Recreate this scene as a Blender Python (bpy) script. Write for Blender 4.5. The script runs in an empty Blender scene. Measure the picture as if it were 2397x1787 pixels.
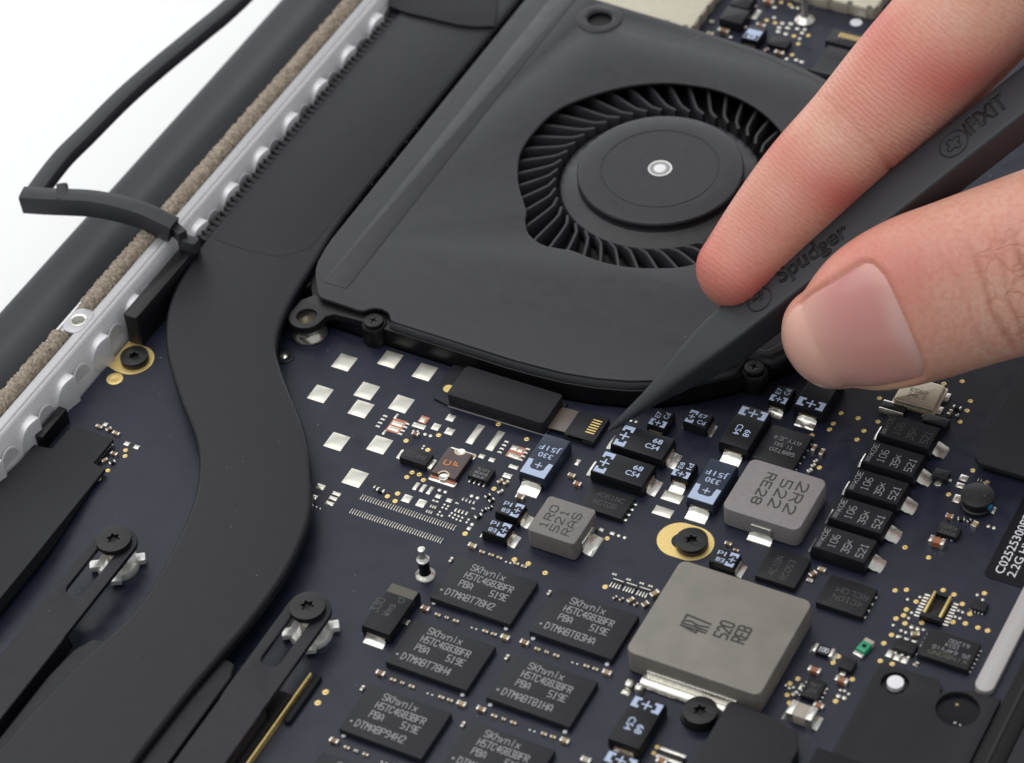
import bpy, bmesh, math, random
import numpy as np
from mathutils import Vector, Matrix
random.seed(7)
R = math.radians
scene = bpy.context.scene
COL = scene.collection
scene.unit_settings.system = 'METRIC'
scene.unit_settings.scale_length = 0.001          # one unit is one millimetre

# ------------------------------------------------------------------ camera
F, EL, AZ, ROLL, DIST = 6655.97, 0.7711639, -1.0043562, -0.1212640, 360.0
W0, H0 = 2397.0, 1787.0
cd = Vector((math.cos(EL)*math.cos(AZ), math.cos(EL)*math.sin(AZ), math.sin(EL)))
r0 = (-cd).cross(Vector((0, 0, 1))).normalized(); u0 = r0.cross(-cd)
CR = r0*math.cos(ROLL) + u0*math.sin(ROLL); CU = -r0*math.sin(ROLL) + u0*math.cos(ROLL)
CAM = cd*DIST
cam = bpy.data.objects.new('camera', bpy.data.cameras.new('camera')); COL.objects.link(cam)
cam.matrix_world = Matrix(((CR.x, CU.x, cd.x, CAM.x), (CR.y, CU.y, cd.y, CAM.y), (CR.z, CU.z, cd.z, CAM.z), (0, 0, 0, 1)))
cam.data.sensor_width = 36; cam.data.lens = F*36/W0
cam.data.clip_start = 5; cam.data.clip_end = 6000
cam.data.dof.use_dof = True; cam.data.dof.focus_distance = 350; cam.data.dof.aperture_fstop = 0.034
scene.camera = cam

# ------------------------------------------------------------------ light of the photo studio
world = bpy.data.worlds.new('World'); scene.world = world; world.use_nodes = True
bg = world.node_tree.nodes['Background']; bg.inputs[0].default_value = (0.93, 0.96, 1, 1); bg.inputs[1].default_value = 0.50
def area(name, loc, target, sx, sy, power, col=(1, 1, 1)):
    l = bpy.data.lights.new(name, 'AREA'); l.shape = 'RECTANGLE'; l.size = sx; l.size_y = sy; l.energy = power; l.color = col
    o = bpy.data.objects.new(name, l); COL.objects.link(o); o.location = loc
    o.rotation_euler = (Vector(target)-Vector(loc)).to_track_quat('-Z', 'Y').to_euler()
    return o
area('softbox_overhead', (-190, -40, 640), (0, 0, 0), 900, 760, 3.6e6, (1, 0.985, 0.96))
area('softbox_back', (-420, 590, 190), (0, 20, 10), 1250, 380, 2.5e6, (0.98, 0.99, 1))
area('softbox_left', (-640, -180, 260), (0, 0, 0), 520, 320, 0.22e6, (0.97, 0.98, 1))
scene.view_settings.view_transform = 'Standard'; scene.view_settings.look = 'None'
scene.view_settings.exposure = 0.0; scene.view_settings.gamma = 1.0
scene.cycles.max_bounces = 7; scene.cycles.caustics_reflective = False; scene.cycles.caustics_refractive = False

# ------------------------------------------------------------------ picture coordinates to millimetres
Z = dict(O=(.9245,0,0),S=(1,0,0),A1=(2.754,0,0),A2=(2.754,800,0),A3=(2.754,1597,0),A4=(2.754,0,600),A5=(3.672,700,780),A6=(3.672,1100,880),
 B1=(2.754,0,1187),B2=(2.754,700,1187),B3=(3.672,1500,800),B4=(3.672,1797,850),B5=(3.077,1400,1250),B6=(3.077,1797,1250),
 C1=(3.672,1000,1250),C2=(3.117,1200,150),C3=(3.672,640,560),C4=(2.78,1600,480),D1=(5.54,1300,0),D2=(5.54,1680,0),
 D3=(3.0036,2097,850),D4=(2.77,1350,1560),D5=(3.3029,0,930),D6=(5.5075,880,960),D7=(3.6146,2050,1330),D8=(4.13,380,460))
def ray(zn, x, y):
    s, ox, oy = Z[zn]; u, v = x/s+ox, y/s+oy
    return (CR*((u-W0/2)/F) - CU*((v-H0/2)/F) - cd)
def P(zn, x, y, h=0.0):
    d = ray(zn, x, y); return CAM + d*((h-CAM.z)/d.z)

# ------------------------------------------------------------------ materials
def lin(h):
    c = [int(h[i:i+2], 16)/255 for i in (0, 2, 4)]
    return tuple(x/12.92 if x <= .04045 else ((x+.055)/1.055)**2.4 for x in c)+(1,)
def mat(name, col, rough=.5, metal=0., bump=0., bscale=8., vary=0., vscale=3., spec=.5, rvary=0., speck=None, coat=0.):
    m = bpy.data.materials.new(name); m.use_nodes = True
    nt = m.node_tree; N = nt.nodes; L = nt.links; b = N['Principled BSDF']
    c = lin(col) if isinstance(col, str) else tuple(col)+(1,)
    b.inputs['Base Color'].default_value = c; b.inputs['Roughness'].default_value = rough
    b.inputs['Metallic'].default_value = metal; b.inputs['Specular IOR Level'].default_value = spec
    b.inputs['Coat Weight'].default_value = coat
    tc = N.new('ShaderNodeTexCoord')
    geo = N.new('ShaderNodeNewGeometry')
    def noise(scale, detail=3, coord=None):
        n = N.new('ShaderNodeTexNoise'); n.inputs['Scale'].default_value = scale; n.inputs['Detail'].default_value = detail
        L.new(coord or geo.outputs['Position'], n.inputs['Vector']); return n
    if bump:
        n = noise(bscale); bp = N.new('ShaderNodeBump'); bp.inputs['Strength'].default_value = bump; bp.inputs['Distance'].default_value = .05
        L.new(n.outputs['Fac'], bp.inputs['Height']); L.new(bp.outputs['Normal'], b.inputs['Normal'])
    last = None
    if vary:
        n = noise(vscale, 5); mr = N.new('ShaderNodeMapRange'); mr.inputs[1].default_value = .3; mr.inputs[2].default_value = .7
        mr.inputs[3].default_value = 1-vary; mr.inputs[4].default_value = 1+vary
        L.new(n.outputs['Fac'], mr.inputs[0])
        mx = N.new('ShaderNodeMix'); mx.data_type = 'RGBA'; mx.blend_type = 'MULTIPLY'; mx.inputs[0].default_value = 1
        mx.inputs[6].default_value = c; L.new(mr.outputs[0], mx.inputs[7]); last = mx.outputs[2]
    if speck:                                                        # fine dust: sparse pale specks
        scol, thr, sc = speck
        n = noise(sc, 1); rp = N.new('ShaderNodeMapRange'); rp.inputs[1].default_value = thr; rp.inputs[2].default_value = thr+.02
        L.new(n.outputs['Fac'], rp.inputs[0])
        mx = N.new('ShaderNodeMix'); mx.data_type = 'RGBA'; L.new(rp.outputs[0], mx.inputs[0])
        if last: L.new(last, mx.inputs[6])
        else: mx.inputs[6].default_value = c
        mx.inputs[7].default_value = lin(scol); last = mx.outputs[2]
    if last: L.new(last, b.inputs['Base Color'])
    if rvary:
        n = noise(vscale*1.7, 4); mr = N.new('ShaderNodeMapRange'); mr.inputs[1].default_value = .3; mr.inputs[2].default_value = .7
        mr.inputs[3].default_value = max(.03, rough-rvary); mr.inputs[4].default_value = min(1, rough+rvary)
        L.new(n.outputs['Fac'], mr.inputs[0]); L.new(mr.outputs[0], b.inputs['Roughness'])
    return m
M = {}
M['table'] = mat('white table paper', (.90, .90, .90), .7)
M['pcb'] = mat('circuit board lacquer', (.0128, .0155, .0305), .36, bump=.10, bscale=1.6, vary=.16, vscale=.25, rvary=.08, speck=('9a9aa2', .80, 2.6), spec=.38)
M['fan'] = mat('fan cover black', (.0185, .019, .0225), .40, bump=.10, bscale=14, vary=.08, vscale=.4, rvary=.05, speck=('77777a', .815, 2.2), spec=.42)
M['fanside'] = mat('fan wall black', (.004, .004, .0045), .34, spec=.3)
M['blade'] = mat('impeller plastic', (.030, .030, .034), .38, spec=.4)
M['pipe'] = mat('heat pipe black coat', (.0082, .0085, .0130), .43, bump=.12, bscale=6, vary=.10, vscale=.5, rvary=.04, speck=('6a6a70', .82, 1.9), spec=.32)
M['black'] = mat('black plastic', (.008, .008, .0095), .42, bump=.05, bscale=9, spec=.4)
M['tape'] = mat('matte black tape', (.0135, .014, .0175), .62, bump=.1, bscale=10, vary=.08, vscale=1, spec=.32)
M['rubber'] = mat('black rubber', (.027, .028, .034), .52, bump=.08, bscale=4, vary=.1, vscale=1, spec=.4)
M['hinge'] = mat('hinge cover black', (.007, .008, .011), .5, bump=.04, bscale=3, vary=.1, vscale=.5, spec=.22)
M['chip'] = mat('chip epoxy', (.015, .0155, .021), .50, bump=.16, bscale=16, vary=.08, vscale=4, spec=.3)
M['ic'] = mat('ic epoxy', (.012, .0122, .0145), .46, bump=.12, bscale=16, spec=.28)
M['tant'] = mat('capacitor epoxy', (.008, .0085, .011), .38, bump=.06, bscale=12, spec=.25)
M['tin'] = mat('bright tin solder', (.72, .70, .64), .26, .85, bump=.08, bscale=1.2, vary=.08, vscale=2, rvary=.10)
M['solder'] = mat('tinned pad', (.70, .68, .60), .30, .75, bump=.10, bscale=.35, vary=.06, vscale=.4)
M['lead'] = mat('warm plated lead', (.78, .62, .42), .3, 1, bump=.1, bscale=3)
M['gold'] = mat('gold plating', (.80, .60, .24), .42, .7, vary=.08, vscale=3)
M['copper'] = mat('bare copper edge', (.50, .20, .13), .45, .7)
M['alu'] = mat('anodised aluminium', (.80, .80, .82), .38, .55, bump=.12, bscale=9, vary=.06, vscale=6)
M['aluw'] = mat('blasted aluminium wall', (.78, .78, .79), .55, .3, bump=.3, bscale=7, vary=.12, vscale=5)  # wall colour lightened to make up for the light its side lacks
M['tab'] = mat('vent tab aluminium', (.74, .74, .76), .42, .35, bump=.06, bscale=9)
M['rail'] = mat('rail top aluminium', (.50, .50, .52), .36, .5, bump=.08, bscale=9, vary=.05, vscale=3)  # same metal toned darker, offsetting the stronger light on upward faces
M['shield'] = mat('nickel silver shield', (.60, .56, .45), .46, .55, vary=.05, vscale=1)
M['can'] = mat('crystal can', (.62, .55, .42), .36, .7, vary=.06, vscale=2)
M['ind'] = mat('inductor powder core', (.175, .162, .15), .55, .12, bump=.2, bscale=7, vary=.10, vscale=2.5)
M['ind2'] = mat('large inductor core', (.205, .19, .165), .5, .15, bump=.15, bscale=7, vary=.10, vscale=.3)
M['ind3'] = mat('pale inductor core', (.225, .205, .206), .55, .1, bump=.2, bscale=7, vary=.08, vscale=2.5)
M['slate'] = mat('slate blue capacitor top', (.021, .030, .052), .36, bump=.05, bscale=12, spec=.35)
M['blue'] = mat('pale blue print', (.42, .50, .68), .5)
M['white'] = mat('white print', (.72, .73, .78), .55)
M['grey'] = mat('laser mark', (.30, .30, .31), .6)
M['dim'] = mat('dim laser mark', (.075, .076, .08), .6)
M['dark'] = mat('dark burned mark', (.03, .026, .024), .6)
M['orange'] = mat('orange print', (.70, .24, .04), .5)
M['fuse'] = mat('brown fuse laminate', (.075, .05, .048), .42, bump=.05, bscale=9)
M['brown'] = mat('brown ceramic', (.22, .115, .055), .45)
M['rust'] = mat('orange brown ceramic', (.31, .115, .05), .45)
M['tan'] = mat('tan ceramic', (.36, .25, .12), .45)
M['palecer'] = mat('grey tan ceramic', (.40, .35, .29), .45)
M['olive'] = mat('olive band', (.085, .078, .058), .5)
M['green'] = mat('green lens', (.02, .30, .15), .35)
M['bluepaint'] = mat('blue dab', (.01, .18, .42), .4)
M['flex'] = mat('flex cable', (.13, .105, .09), .4, bump=.05, bscale=6)
M['sticker'] = mat('black sticker', (.004, .004, .008), .4, spec=.2)
M['bar'] = mat('grey bar paint', (.42, .40, .39), .5, .2, bump=.05, bscale=9)
M['dimple'] = mat('white plastic dot', (.8, .8, .82), .5)
M['spud'] = mat('black nylon', (.021, .023, .028), .46, bump=.45, bscale=7, vary=.22, vscale=5, rvary=.08, spec=.4)
M['steel'] = mat('turned steel', (.62, .59, .52), .22, .9, vary=.04, vscale=1)
M['clip'] = mat('spring clip', (.80, .79, .75), .38, .55, bump=.1, bscale=3)
# foam strip: sand coloured woven fabric
M['foam'] = mat('conductive foam', (.30, .25, .19), .7, .15, bump=1.0, bscale=3.4, vary=.5, vscale=2.6)

# ------------------------------------------------------------------ mesh helpers
class MB:
    def __init__(s): s.v = []; s.f = []; s.flat = []
    def add(s, vs, fs):
        o = len(s.v); s.v += [tuple(v) for v in vs]; s.f += [tuple(i+o for i in f) for f in fs]; return s
    def box(s, c, d, rz=0):
        x, y, z = d[0]/2, d[1]/2, d[2]/2; ca, sa = math.cos(rz), math.sin(rz)
        vs = [(c[0]+a*ca-b*sa, c[1]+a*sa+b*ca, c[2]+e) for e in (-z, z) for a, b in ((-x, -y), (x, -y), (x, y), (-x, y))]
        return s.add(vs, [(3, 2, 1, 0), (4, 5, 6, 7), (0, 1, 5, 4), (1, 2, 6, 5), (2, 3, 7, 6), (3, 0, 4, 7)])
    def prism(s, poly, z0, z1, bev=0., bevb=0., segs=2):
        """polygon (ccw) extruded, its top edge rounded"""
        rings = []
        def off(d):
            n = len(poly); out = []
            for i in range(n):
                a, b, c = Vector(poly[i-1]), Vector(poly[i]), Vector(poly[(i+1) % n])
                e1 = (b-a).normalized(); e2 = (c-b).normalized()
                n1 = Vector((-e1.y, e1.x)); n2 = Vector((-e2.y, e2.x)); m = n1+n2
                k = max(.3, m.dot(n1)); out.append(b+m*(d/k))
            return out
        if bevb:
            for i in range(segs+1):
                t = i/segs*math.pi/2; rings.append((off(bevb*(1-math.sin(t))), z0+bevb*(1-math.cos(t))))
        else: rings.append((poly, z0))
        if bev:
            for i in range(segs+1):
                t = i/segs*math.pi/2; rings.append((off(bev*(1-math.cos(t))), z1-bev*(1-math.sin(t))))
        else: rings.append((poly, z1))
        n = len(poly); vs = [(p[0], p[1], z) for r, z in rings for p in r]; fs = []
        for k in range(len(rings)-1):
            for i in range(n):
                j = (i+1) % n; fs.append((k*n+i, k*n+j, (k+1)*n+j, (k+1)*n+i))
        fs.append(tuple(reversed(range(n)))); fs.append(tuple(range((len(rings)-1)*n, len(rings)*n)))
        s.flat += [len(s.f)+len(fs)-2, len(s.f)+len(fs)-1]
        return s.add(vs, fs)
    def rbox(s, c, d, z0, z1, r=.0, bev=.08, segs=2):
        if 0 < r < bev*1.25: r = min(bev*1.25, d[0]*.49, d[1]*.49)
        return s.prism(rrect(c[0], c[1], d[0], d[1], r), z0, z1, min(bev, r*.8) if r else bev, segs=segs)
    def lathe(s, prof, c=(0, 0, 0), n=32):
        vs = []; fs = []
        for r, z in prof:
            vs += [(c[0]+r*math.cos(2*math.pi*i/n), c[1]+r*math.sin(2*math.pi*i/n), c[2]+z) for i in range(n)]
        for k in range(len(prof)-1):
            for i in range(n):
                j = (i+1) % n; fs.append((k*n+j, k*n+i, (k+1)*n+i, (k+1)*n+j))
        return s.add(vs, fs)
    def sweep(s, pts, prof, up=Vector((0, 0, 1)), cap=True, scale=None):
        """profile (side, up) swept along a path"""
        n = len(prof); vs = []
        for i, p in enumerate(pts):
            a = pts[max(0, i-1)]; b = pts[min(len(pts)-1, i+1)]; t = (b-a).normalized()
            sd = t.cross(up).normalized(); uu = sd.cross(t); k = scale[i] if scale else 1
            vs += [p+sd*(x*k)+uu*(y*k) for x, y in prof]
        fs = [(k*n+i, k*n+(i+1) % n, (k+1)*n+(i+1) % n, (k+1)*n+i) for k in range(len(pts)-1) for i in range(n)]
        if cap: fs += [tuple(reversed(range(n))), tuple(range((len(pts)-1)*n, len(pts)*n))]
        return s.add(vs, fs)
    def mesh(s, name, m, ang=38):
        me = bpy.data.meshes.new(name); me.from_pydata(s.v, [], s.f); me.materials.append(M[m] if isinstance(m, str) else m)
        bm = bmesh.new(); bm.from_mesh(me); bmesh.ops.recalc_face_normals(bm, faces=bm.faces); bm.to_mesh(me); bm.free()
        smooth(me, ang, s.flat); return me
    def build(s, name, m, parent=None, ang=38): return put(name, s.mesh(name, m, ang), parent)
def smooth(me, ang=38, flat=()):
    me.polygons.foreach_set('use_smooth', [True]*len(me.polygons))
    for i in flat: me.polygons[i].use_smooth = False
    me.set_sharp_from_angle(angle=R(ang)); me.update()
def put(name, me, parent=None, loc=(0, 0, 0), rz=0., scale=None):
    o = bpy.data.objects.new(name, me); COL.objects.link(o); o.parent = parent; o.location = loc; o.rotation_euler = (0, 0, rz)
    if scale: o.scale = scale
    return o
def thing(name, label, cat, loc=(0, 0, 0), rz=0., group=None, kind=None):
    o = bpy.data.objects.new(name, None); COL.objects.link(o); o.location = loc; o.rotation_euler = (0, 0, rz); o.empty_display_size = 1
    return tag(o, label, cat, group, kind)
def tag(o, label, cat, group=None, kind=None):
    o['label'] = label; o['category'] = cat
    if group: o['group'] = group
    if kind: o['kind'] = kind
    return o
def rrect(cx, cy, w, h, r=0., n=4):
    if r <= 0: return [(cx-w/2, cy-h/2), (cx+w/2, cy-h/2), (cx+w/2, cy+h/2), (cx-w/2, cy+h/2)]
    out = []
    for qx, qy, a0 in ((1, -1, -90), (1, 1, 0), (-1, 1, 90), (-1, -1, 180)):
        for i in range(n+1):
            a = R(a0+90*i/n); out.append((cx+qx*(w/2-r)+r*math.cos(a), cy+qy*(h/2-r)+r*math.sin(a)))
    return out
def circ(cx, cy, r, n=32, a0=0): return [(cx+r*math.cos(R(a0)+2*math.pi*i/n), cy+r*math.sin(R(a0)+2*math.pi*i/n)) for i in range(n)]
def spline(pts, k=6, closed=False):
    out = []; n = len(pts); V = [Vector(p) for p in pts]
    for i in range(n if closed else n-1):
        g = (lambda j: V[j % n]) if closed else (lambda j: V[min(max(j, 0), n-1)])
        a, b, c, d = g(i-1), g(i), g(i+1), g(i+2)
        for q in range(k):
            t = q/k; out.append(.5*((2*b)+(c-a)*t+(2*a-5*b+4*c-d)*t*t+(3*b-a-3*c+d)*t**3))
    if not closed: out.append(V[-1])
    return out
def star(cx, cy, ro, ri, k=6, rot=0): return [(cx+(ro if i % 2 == 0 else ri)*math.cos(R(rot)+math.pi*i/k), cy+(ro if i % 2 == 0 else ri)*math.sin(R(rot)+math.pi*i/k)) for i in range(2*k)]
def plate(name, m, outlines, z0, z1, bev=0., parent=None, res=2, ang=38):
    """flat plate with holes: first outline is the rim, the others are holes"""
    cu = bpy.data.curves.new(name, 'CURVE'); cu.dimensions = '2D'; cu.fill_mode = 'BOTH'
    for o in outlines:
        sp = cu.splines.new('POLY'); sp.points.add(len(o)-1); sp.use_cyclic_u = True
        for q, p in zip(sp.points, o): q.co = (p[0], p[1], 0, 1)
    cu.extrude = (z1-z0)/2-bev; cu.bevel_depth = bev; cu.bevel_resolution = res; cu.offset = -bev
    ob = bpy.data.objects.new(name, cu); me = bpy.data.meshes.new_from_object(ob)
    bpy.data.objects.remove(ob); bpy.data.curves.remove(cu)
    for v in me.vertices: v.co.z += (z0+z1)/2
    me.materials.clear(); me.materials.append(M[m])
    bm = bmesh.new(); bm.from_mesh(me); bmesh.ops.remove_doubles(bm, verts=bm.verts, dist=.001); bm.to_mesh(me); bm.free()
    smooth(me, ang, [p.index for p in me.polygons if abs(p.normal.z) > .9995]); me.name = name
    return put(name, me, parent)

# ------------------------------------------------------------------ lettering
G = {'0':"10 01 05 16 36 45 41 30 10",'1':"15 26 20/10 30",'2':"05 16 36 45 44 00 40",'3':"06 46 23 33 42 41 30 10 01",'4':"30 36 02 42",
'5':"46 06 03 33 42 41 30 00",'6':"36 16 04 01 10 30 41 42 33 03",'7':"06 46 20",'8':"13 04 05 16 36 45 44 33 13 02 01 10 30 41 42 33",
'9':"10 30 42 45 36 16 05 04 13 43",'A':"00 04 26 44 40/02 42",'B':"00 06 36 45 44 33 03/33 42 41 30 00",'C':"45 36 16 05 01 10 30 41",
'D':"00 06 26 44 42 20 00",'E':"46 06 00 40/03 33",'F':"46 06 00/03 33",'G':"45 36 16 05 01 10 30 41 43 23",'H':"00 06/40 46/03 43",'I':"20 26",
'J':"46 41 30 10 01",'K':"00 06/46 02/13 40",'L':"06 00 40",'M':"00 06 23 46 40",'N':"00 06 40 46",'O':"10 01 05 16 36 45 41 30 10",
'P':"00 06 36 45 44 33 03",'R':"00 06 36 45 44 33 03/23 40",'S':"45 36 16 05 04 13 33 42 41 30 10 01",'T':"06 46/26 20",'U':"06 01 10 30 41 46",
'V':"06 20 46",'W':"06 10 24 30 46",'X':"00 46/06 40",'Y':"06 23 46/23 20",'Z':"06 46 00 40",'h':"06 00/03 14 34 43 40",'y':"04 20/44 00",
'n':"00 04/03 14 34 43 40",'i':"20 24/25 26",'x':"00 44/04 40",'k':"06 00/44 02/12 40",'d':"46 40 10 01 03 14 44",'o':"10 01 03 14 34 43 41 30 10",
'm':"00 04 14 23 20/23 34 44 40",'s':"44 14 03 12 32 41 30 00",'.':"20 21",'*':"12 32 34 14 12/13 33",'-':"13 33",' ':""}
_tc = {}
def stroke_mesh(s, h, w, lw, m):
    key = ('s', s, h, w, lw, m)
    if key in _tc: return _tc[key]
    b = MB(); adv = 5.6; tot = adv*len(s)-1.6; sx = w/tot; sy = h/6; k = 0
    for i, ch in enumerate(s):
        for st in G.get(ch, "").split('/'):
            pts = [Vector(((i*adv+int(q[0]))*sx, int(q[1])*sy)) for q in st.split()]
            for a, c in zip(pts, pts[1:]):
                d = (c-a); L_ = d.length
                if L_ < 1e-6: continue
                d /= L_; n = Vector((-d.y, d.x))*lw/2; a2 = a-d*lw*.4; c2 = c+d*lw*.4; z = .002*(k % 6); k += 1
                b.add([(*(a2-n), z), (*(c2-n), z), (*(c2+n), z), (*(a2+n), z)], [(0, 1, 2, 3)])
    me = b.mesh('marking', m); _tc[key] = me; return me
def font_mesh(s, h, w, m, off=0.):
    key = ('f', s, h, w, m, off)
    if key in _tc: return _tc[key]
    cu = bpy.data.curves.new('t', 'FONT'); cu.body = s; cu.size = 1; cu.offset = off; cu.resolution_u = 3
    ob = bpy.data.objects.new('t', cu); me = bpy.data.meshes.new_from_object(ob); bpy.data.objects.remove(ob); bpy.data.curves.remove(cu)
    xs = [v.co.x for v in me.vertices]; x0, x1 = min(xs), max(xs); ys = [v.co.y for v in me.vertices]; y0, y1 = (0, max(ys)) if not any(c in 'gpqy' for c in s) else (0, .7)
    w = w or (x1-x0)*h/(y1-y0)
    for v in me.vertices: v.co = ((v.co.x-x0)*w/(x1-x0), (v.co.y-y0)*h/(y1-y0), 0)
    me.materials.clear(); me.materials.append(M[m]); me.name = 'marking'; _tc[key] = me; return me
def mark(parent, s, x, y, z, h, w, lw=.1, m='grey', rot=0., bold=None):
    """text whose left baseline end is at (x, y); bold uses the solid typeface"""
    me = stroke_mesh(s, h, w, lw, m) if bold is None else font_mesh(s, h, w, m, bold)
    return put('marking', me, parent, (x, y, z+.012), R(rot))

# ================================================================== SETTING
t = MB().box((0, 0, -15.5), (3200, 3200, 1)).build('table', 'table'); t['kind'] = 'structure'

# the lower case: rim wall with rounded vent tabs, rail on top of it
case = thing('laptop_case', 'silver aluminium laptop case edge with rounded vent tabs and a rail along the top', 'laptop case', (-51, 20, 0))
def cw(x, y, z): return (x+51, y-20, z)
ys0, ys1 = -130, 150
pr = [(-53.6, -2), (-50.35, -2), (-50.45, 0), (-51.35, 5.4), (-51.6, 5.85), (-51.9, 6.0), (-53.1, 6.0), (-53.2, 5.2), (-55.7, 5.2), (-55.8, 5.5), (-56.1, 5.5), (-56.2, 5.3), (-56.2, -2)]
def runY(name, prof, y0, y1, m, parent, base=(0, 0, 0), ang=38):
    n = len(prof); vs = [(x-base[0], y-base[1], z-base[2]) for y in (y0, y1) for x, z in prof]
    fs = [(i, (i+1) % n, n+(i+1) % n, n+i) for i in range(n)]+[tuple(range(n)), tuple(range(2*n-1, n-1, -1))]
    return MB().add(vs, fs).build(name, m, parent, ang)
B0 = (-51, 20, 0)
runY('rim_wall', pr, ys0, ys1, 'aluw', case, B0)
runY('rail', [(-51.75, 6.02), (-51.95, 6.16), (-52.95, 6.16), (-53.1, 6.02)], ys0, ys1, 'rail', case, B0)
tabm = MB(); vs = []
us = [0, .06, .14, .24, .36, .5, .64, .76, .84, .9, .95, .985, 1.0]
for u in us:
    y = 4.0*u; pr_ = .08+.85*u if u < .84 else .79*math.sqrt(max(0, 1-((u-.84)/.16)**2))
    zt = 1.0+3.4*math.sqrt(max(0, 1-(1-min(1, u/.6))**2)) if u < .84 else 4.4-.5*((u-.84)/.16)**2
    vs += [(pr_, y, -1.6), (pr_-.02, y, zt-.45), (pr_-.16*min(1, pr_*3), y, zt-.12), (-.6, y, zt)]
n = len(us); tabm.add(vs, [(k*4+i, (k+1)*4+i, (k+1)*4+i+1, k*4+i+1) for k in range(n-1) for i in range(3)])
tabme = tabm.mesh('vent_tab', 'tab', 50)
recm = MB(); vs = []
for r_, x_ in ((1.9, .02), (1.75, .16), (1.5, .1), (0.05, .06)):
    vs += [(x_, r_*math.cos(R(a)), 1.25*r_*math.sin(R(a))) for a in range(0, 181, 15)]
n = 13; recm.add(vs, [(k*n+i, k*n+i+1, (k+1)*n+i+1, (k+1)*n+i) for k in range(3) for i in range(n-1)])
recme = recm.mesh('vent_lobe', 'aluw', 50)
for k in range(-11, 13):
    y = 4.3+8.05*k
    if k == -1: continue
    put('vent_tab', tabme, case, (.38, y-20, 0)); put('vent_lobe', recme, case, (.22, y+5.6-20, 1.6))
MB().box((36+51, 0-20, -3.4), (190, 300, .6)).build('case_floor', 'black', case)
# screw boss between the two foam strips
cb = P('A4', 505, 415, 6.2)
plate('screw_boss', 'rail', [rrect(cb.x+51, cb.y-20, 2.9, 4.6, 1.2), circ(cb.x+51, cb.y-20, .82, 20)], 5.3, 6.24, .08, case)
MB().lathe([(.84, 6.26), (1.15, 6.30), (1.2, 6.24), (1.2, 6.2)], (cb.x+51, cb.y-20, 0), 24).build('thread_rim', 'tin', case)
MB().lathe([(.80, 6.2), (.74, 5.9), (.80, 5.7), (.72, 5.5), (.8, 5.3), (0, 5.25)], (cb.x+51, cb.y-20, 0), 24).build('thread_bore', 'clip', case)

# foam strips in the rail groove
def foam(y0, y1, label):
    o = MB(); ny = int((y1-y0)/.22); na = 14; vs = []
    rnd = random.Random(int(y0*7)+5)
    for i in range(ny+1):
        y = y0+(y1-y0)*i/ny; e = min(1, math.sqrt(max(0.02, min(y-y0, y1-y)/1.0)))
        for j in range(na):
            a = math.pi*(-.08+1.16*j/(na-1)); r = 1+rnd.uniform(-.17, .17)
            vs.append((1.36*r*math.cos(a)*(.6+.4*e), y-y0-(y1-y0)/2+rnd.uniform(-.06, .06), 1.62*r*math.sin(a)*e))
    fs = [(i*na+j, i*na+j+1, (i+1)*na+j+1, (i+1)*na+j) for i in range(ny) for j in range(na-1)]
    o.add(vs, fs); ob = o.build('foam_strip', 'foam', None, 180); ob.location = (-54.45, (y0+y1)/2, 5.3)
    tag(ob, label, 'foam strip', 'sandy foam strips in the rail')
foam(cb.y+2.2, 140, 'longer sandy brown woven foam strip running up the rail under the bent rubber strip')
foam(-125, cb.y-2.1, 'lower sandy brown woven foam strip below the rail screw hole at the left edge')

# hinge cover behind the rail
hc = [(-56.4, -9), (-56.4, 2.5), (-57.2, 3.4), (-59, 3.5), (-61.5, 3.0), (-64.2, 1.9), (-66.4, 1.2), (-69, .2), (-71.2, -2.5), (-72.4, -6), (-72.6, -10), (-71, -13.5), (-60, -14.5)]
hc2 = [tuple(p) for p in spline(hc, 3, True)]
o = runY('hinge_cover', hc2, -150, 190, 'hinge', None, (0, 0, 0), 60)
tag(o, 'long dark rounded hinge cover bar between white table and silver rail', 'hinge cover')

# bent rubber gasket
gk = thing('rubber_gasket', 'bent black rubber gasket strip pulled off the rail, its elbow over the white table', 'rubber strip', tuple(P('A1', 200, 1290, 8.5)))
gl = gk.location.copy()
sq = rrect(0, 0, 2.5, 2.0, .35, 2)
arm = [P('A1', x, y, z)-gl for x, y, z in ((2100, -560, 8), (1540, 0, 8.5), (1290, 215, 8.6), (1040, 420, 8.6), (800, 630, 8.6), (560, 870, 8.6), (400, 1030, 8.6), (250, 1225, 8.6), (215, 1290, 8.6))]
MB().sweep(spline(arm, 5), sq).build('long_strip', 'rubber', gk)
sq2 = rrect(0, -.4, 2.5, 3.0, .35, 2)
arc = [P('A1', x, y, z)-gl for x, y, z in ((150, 1275, 8.7), (300, 1285, 8.8), (430, 1290, 9), (600, 1300, 9.2), (780, 1335, 9.2), (940, 1385, 8.8), (1060, 1440, 8.2), (1120, 1470, 7.8))]
MB().sweep(spline(arc, 5), sq2).build('short_strip', 'rubber', gk)
kn = P('A1', 405, 1245, 9.6)-gl
MB().sweep([kn+Vector((-.6, .9, .4)), kn, kn+Vector((.9, -.9, -.3))], rrect(0, 0, 1.5, 1.3, .3, 2)).build('elbow_notch', 'rubber', gk)
MB().lathe([(0, .5), (.6, .5), (.75, .3), (.75, -1.0)], tuple(P('A1', 395, 1280, 9.6)-gl), 16).build('elbow_pin', 'rubber', gk)
e1 = P('A1', 1150, 1500, 7.2)-gl; e2 = P('A1', 1215, 1560, 6.3)-gl
MB().box(tuple(e1), (2.4, 1.3, 1.6), R(-25)).build('end_tab', 'rubber', gk)
MB().rbox((e2.x, e2.y), (3.0, 1.5), e2.z-1.2, e2.z+.6, .5, .2).build('end_tab', 'rubber', gk)

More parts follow.
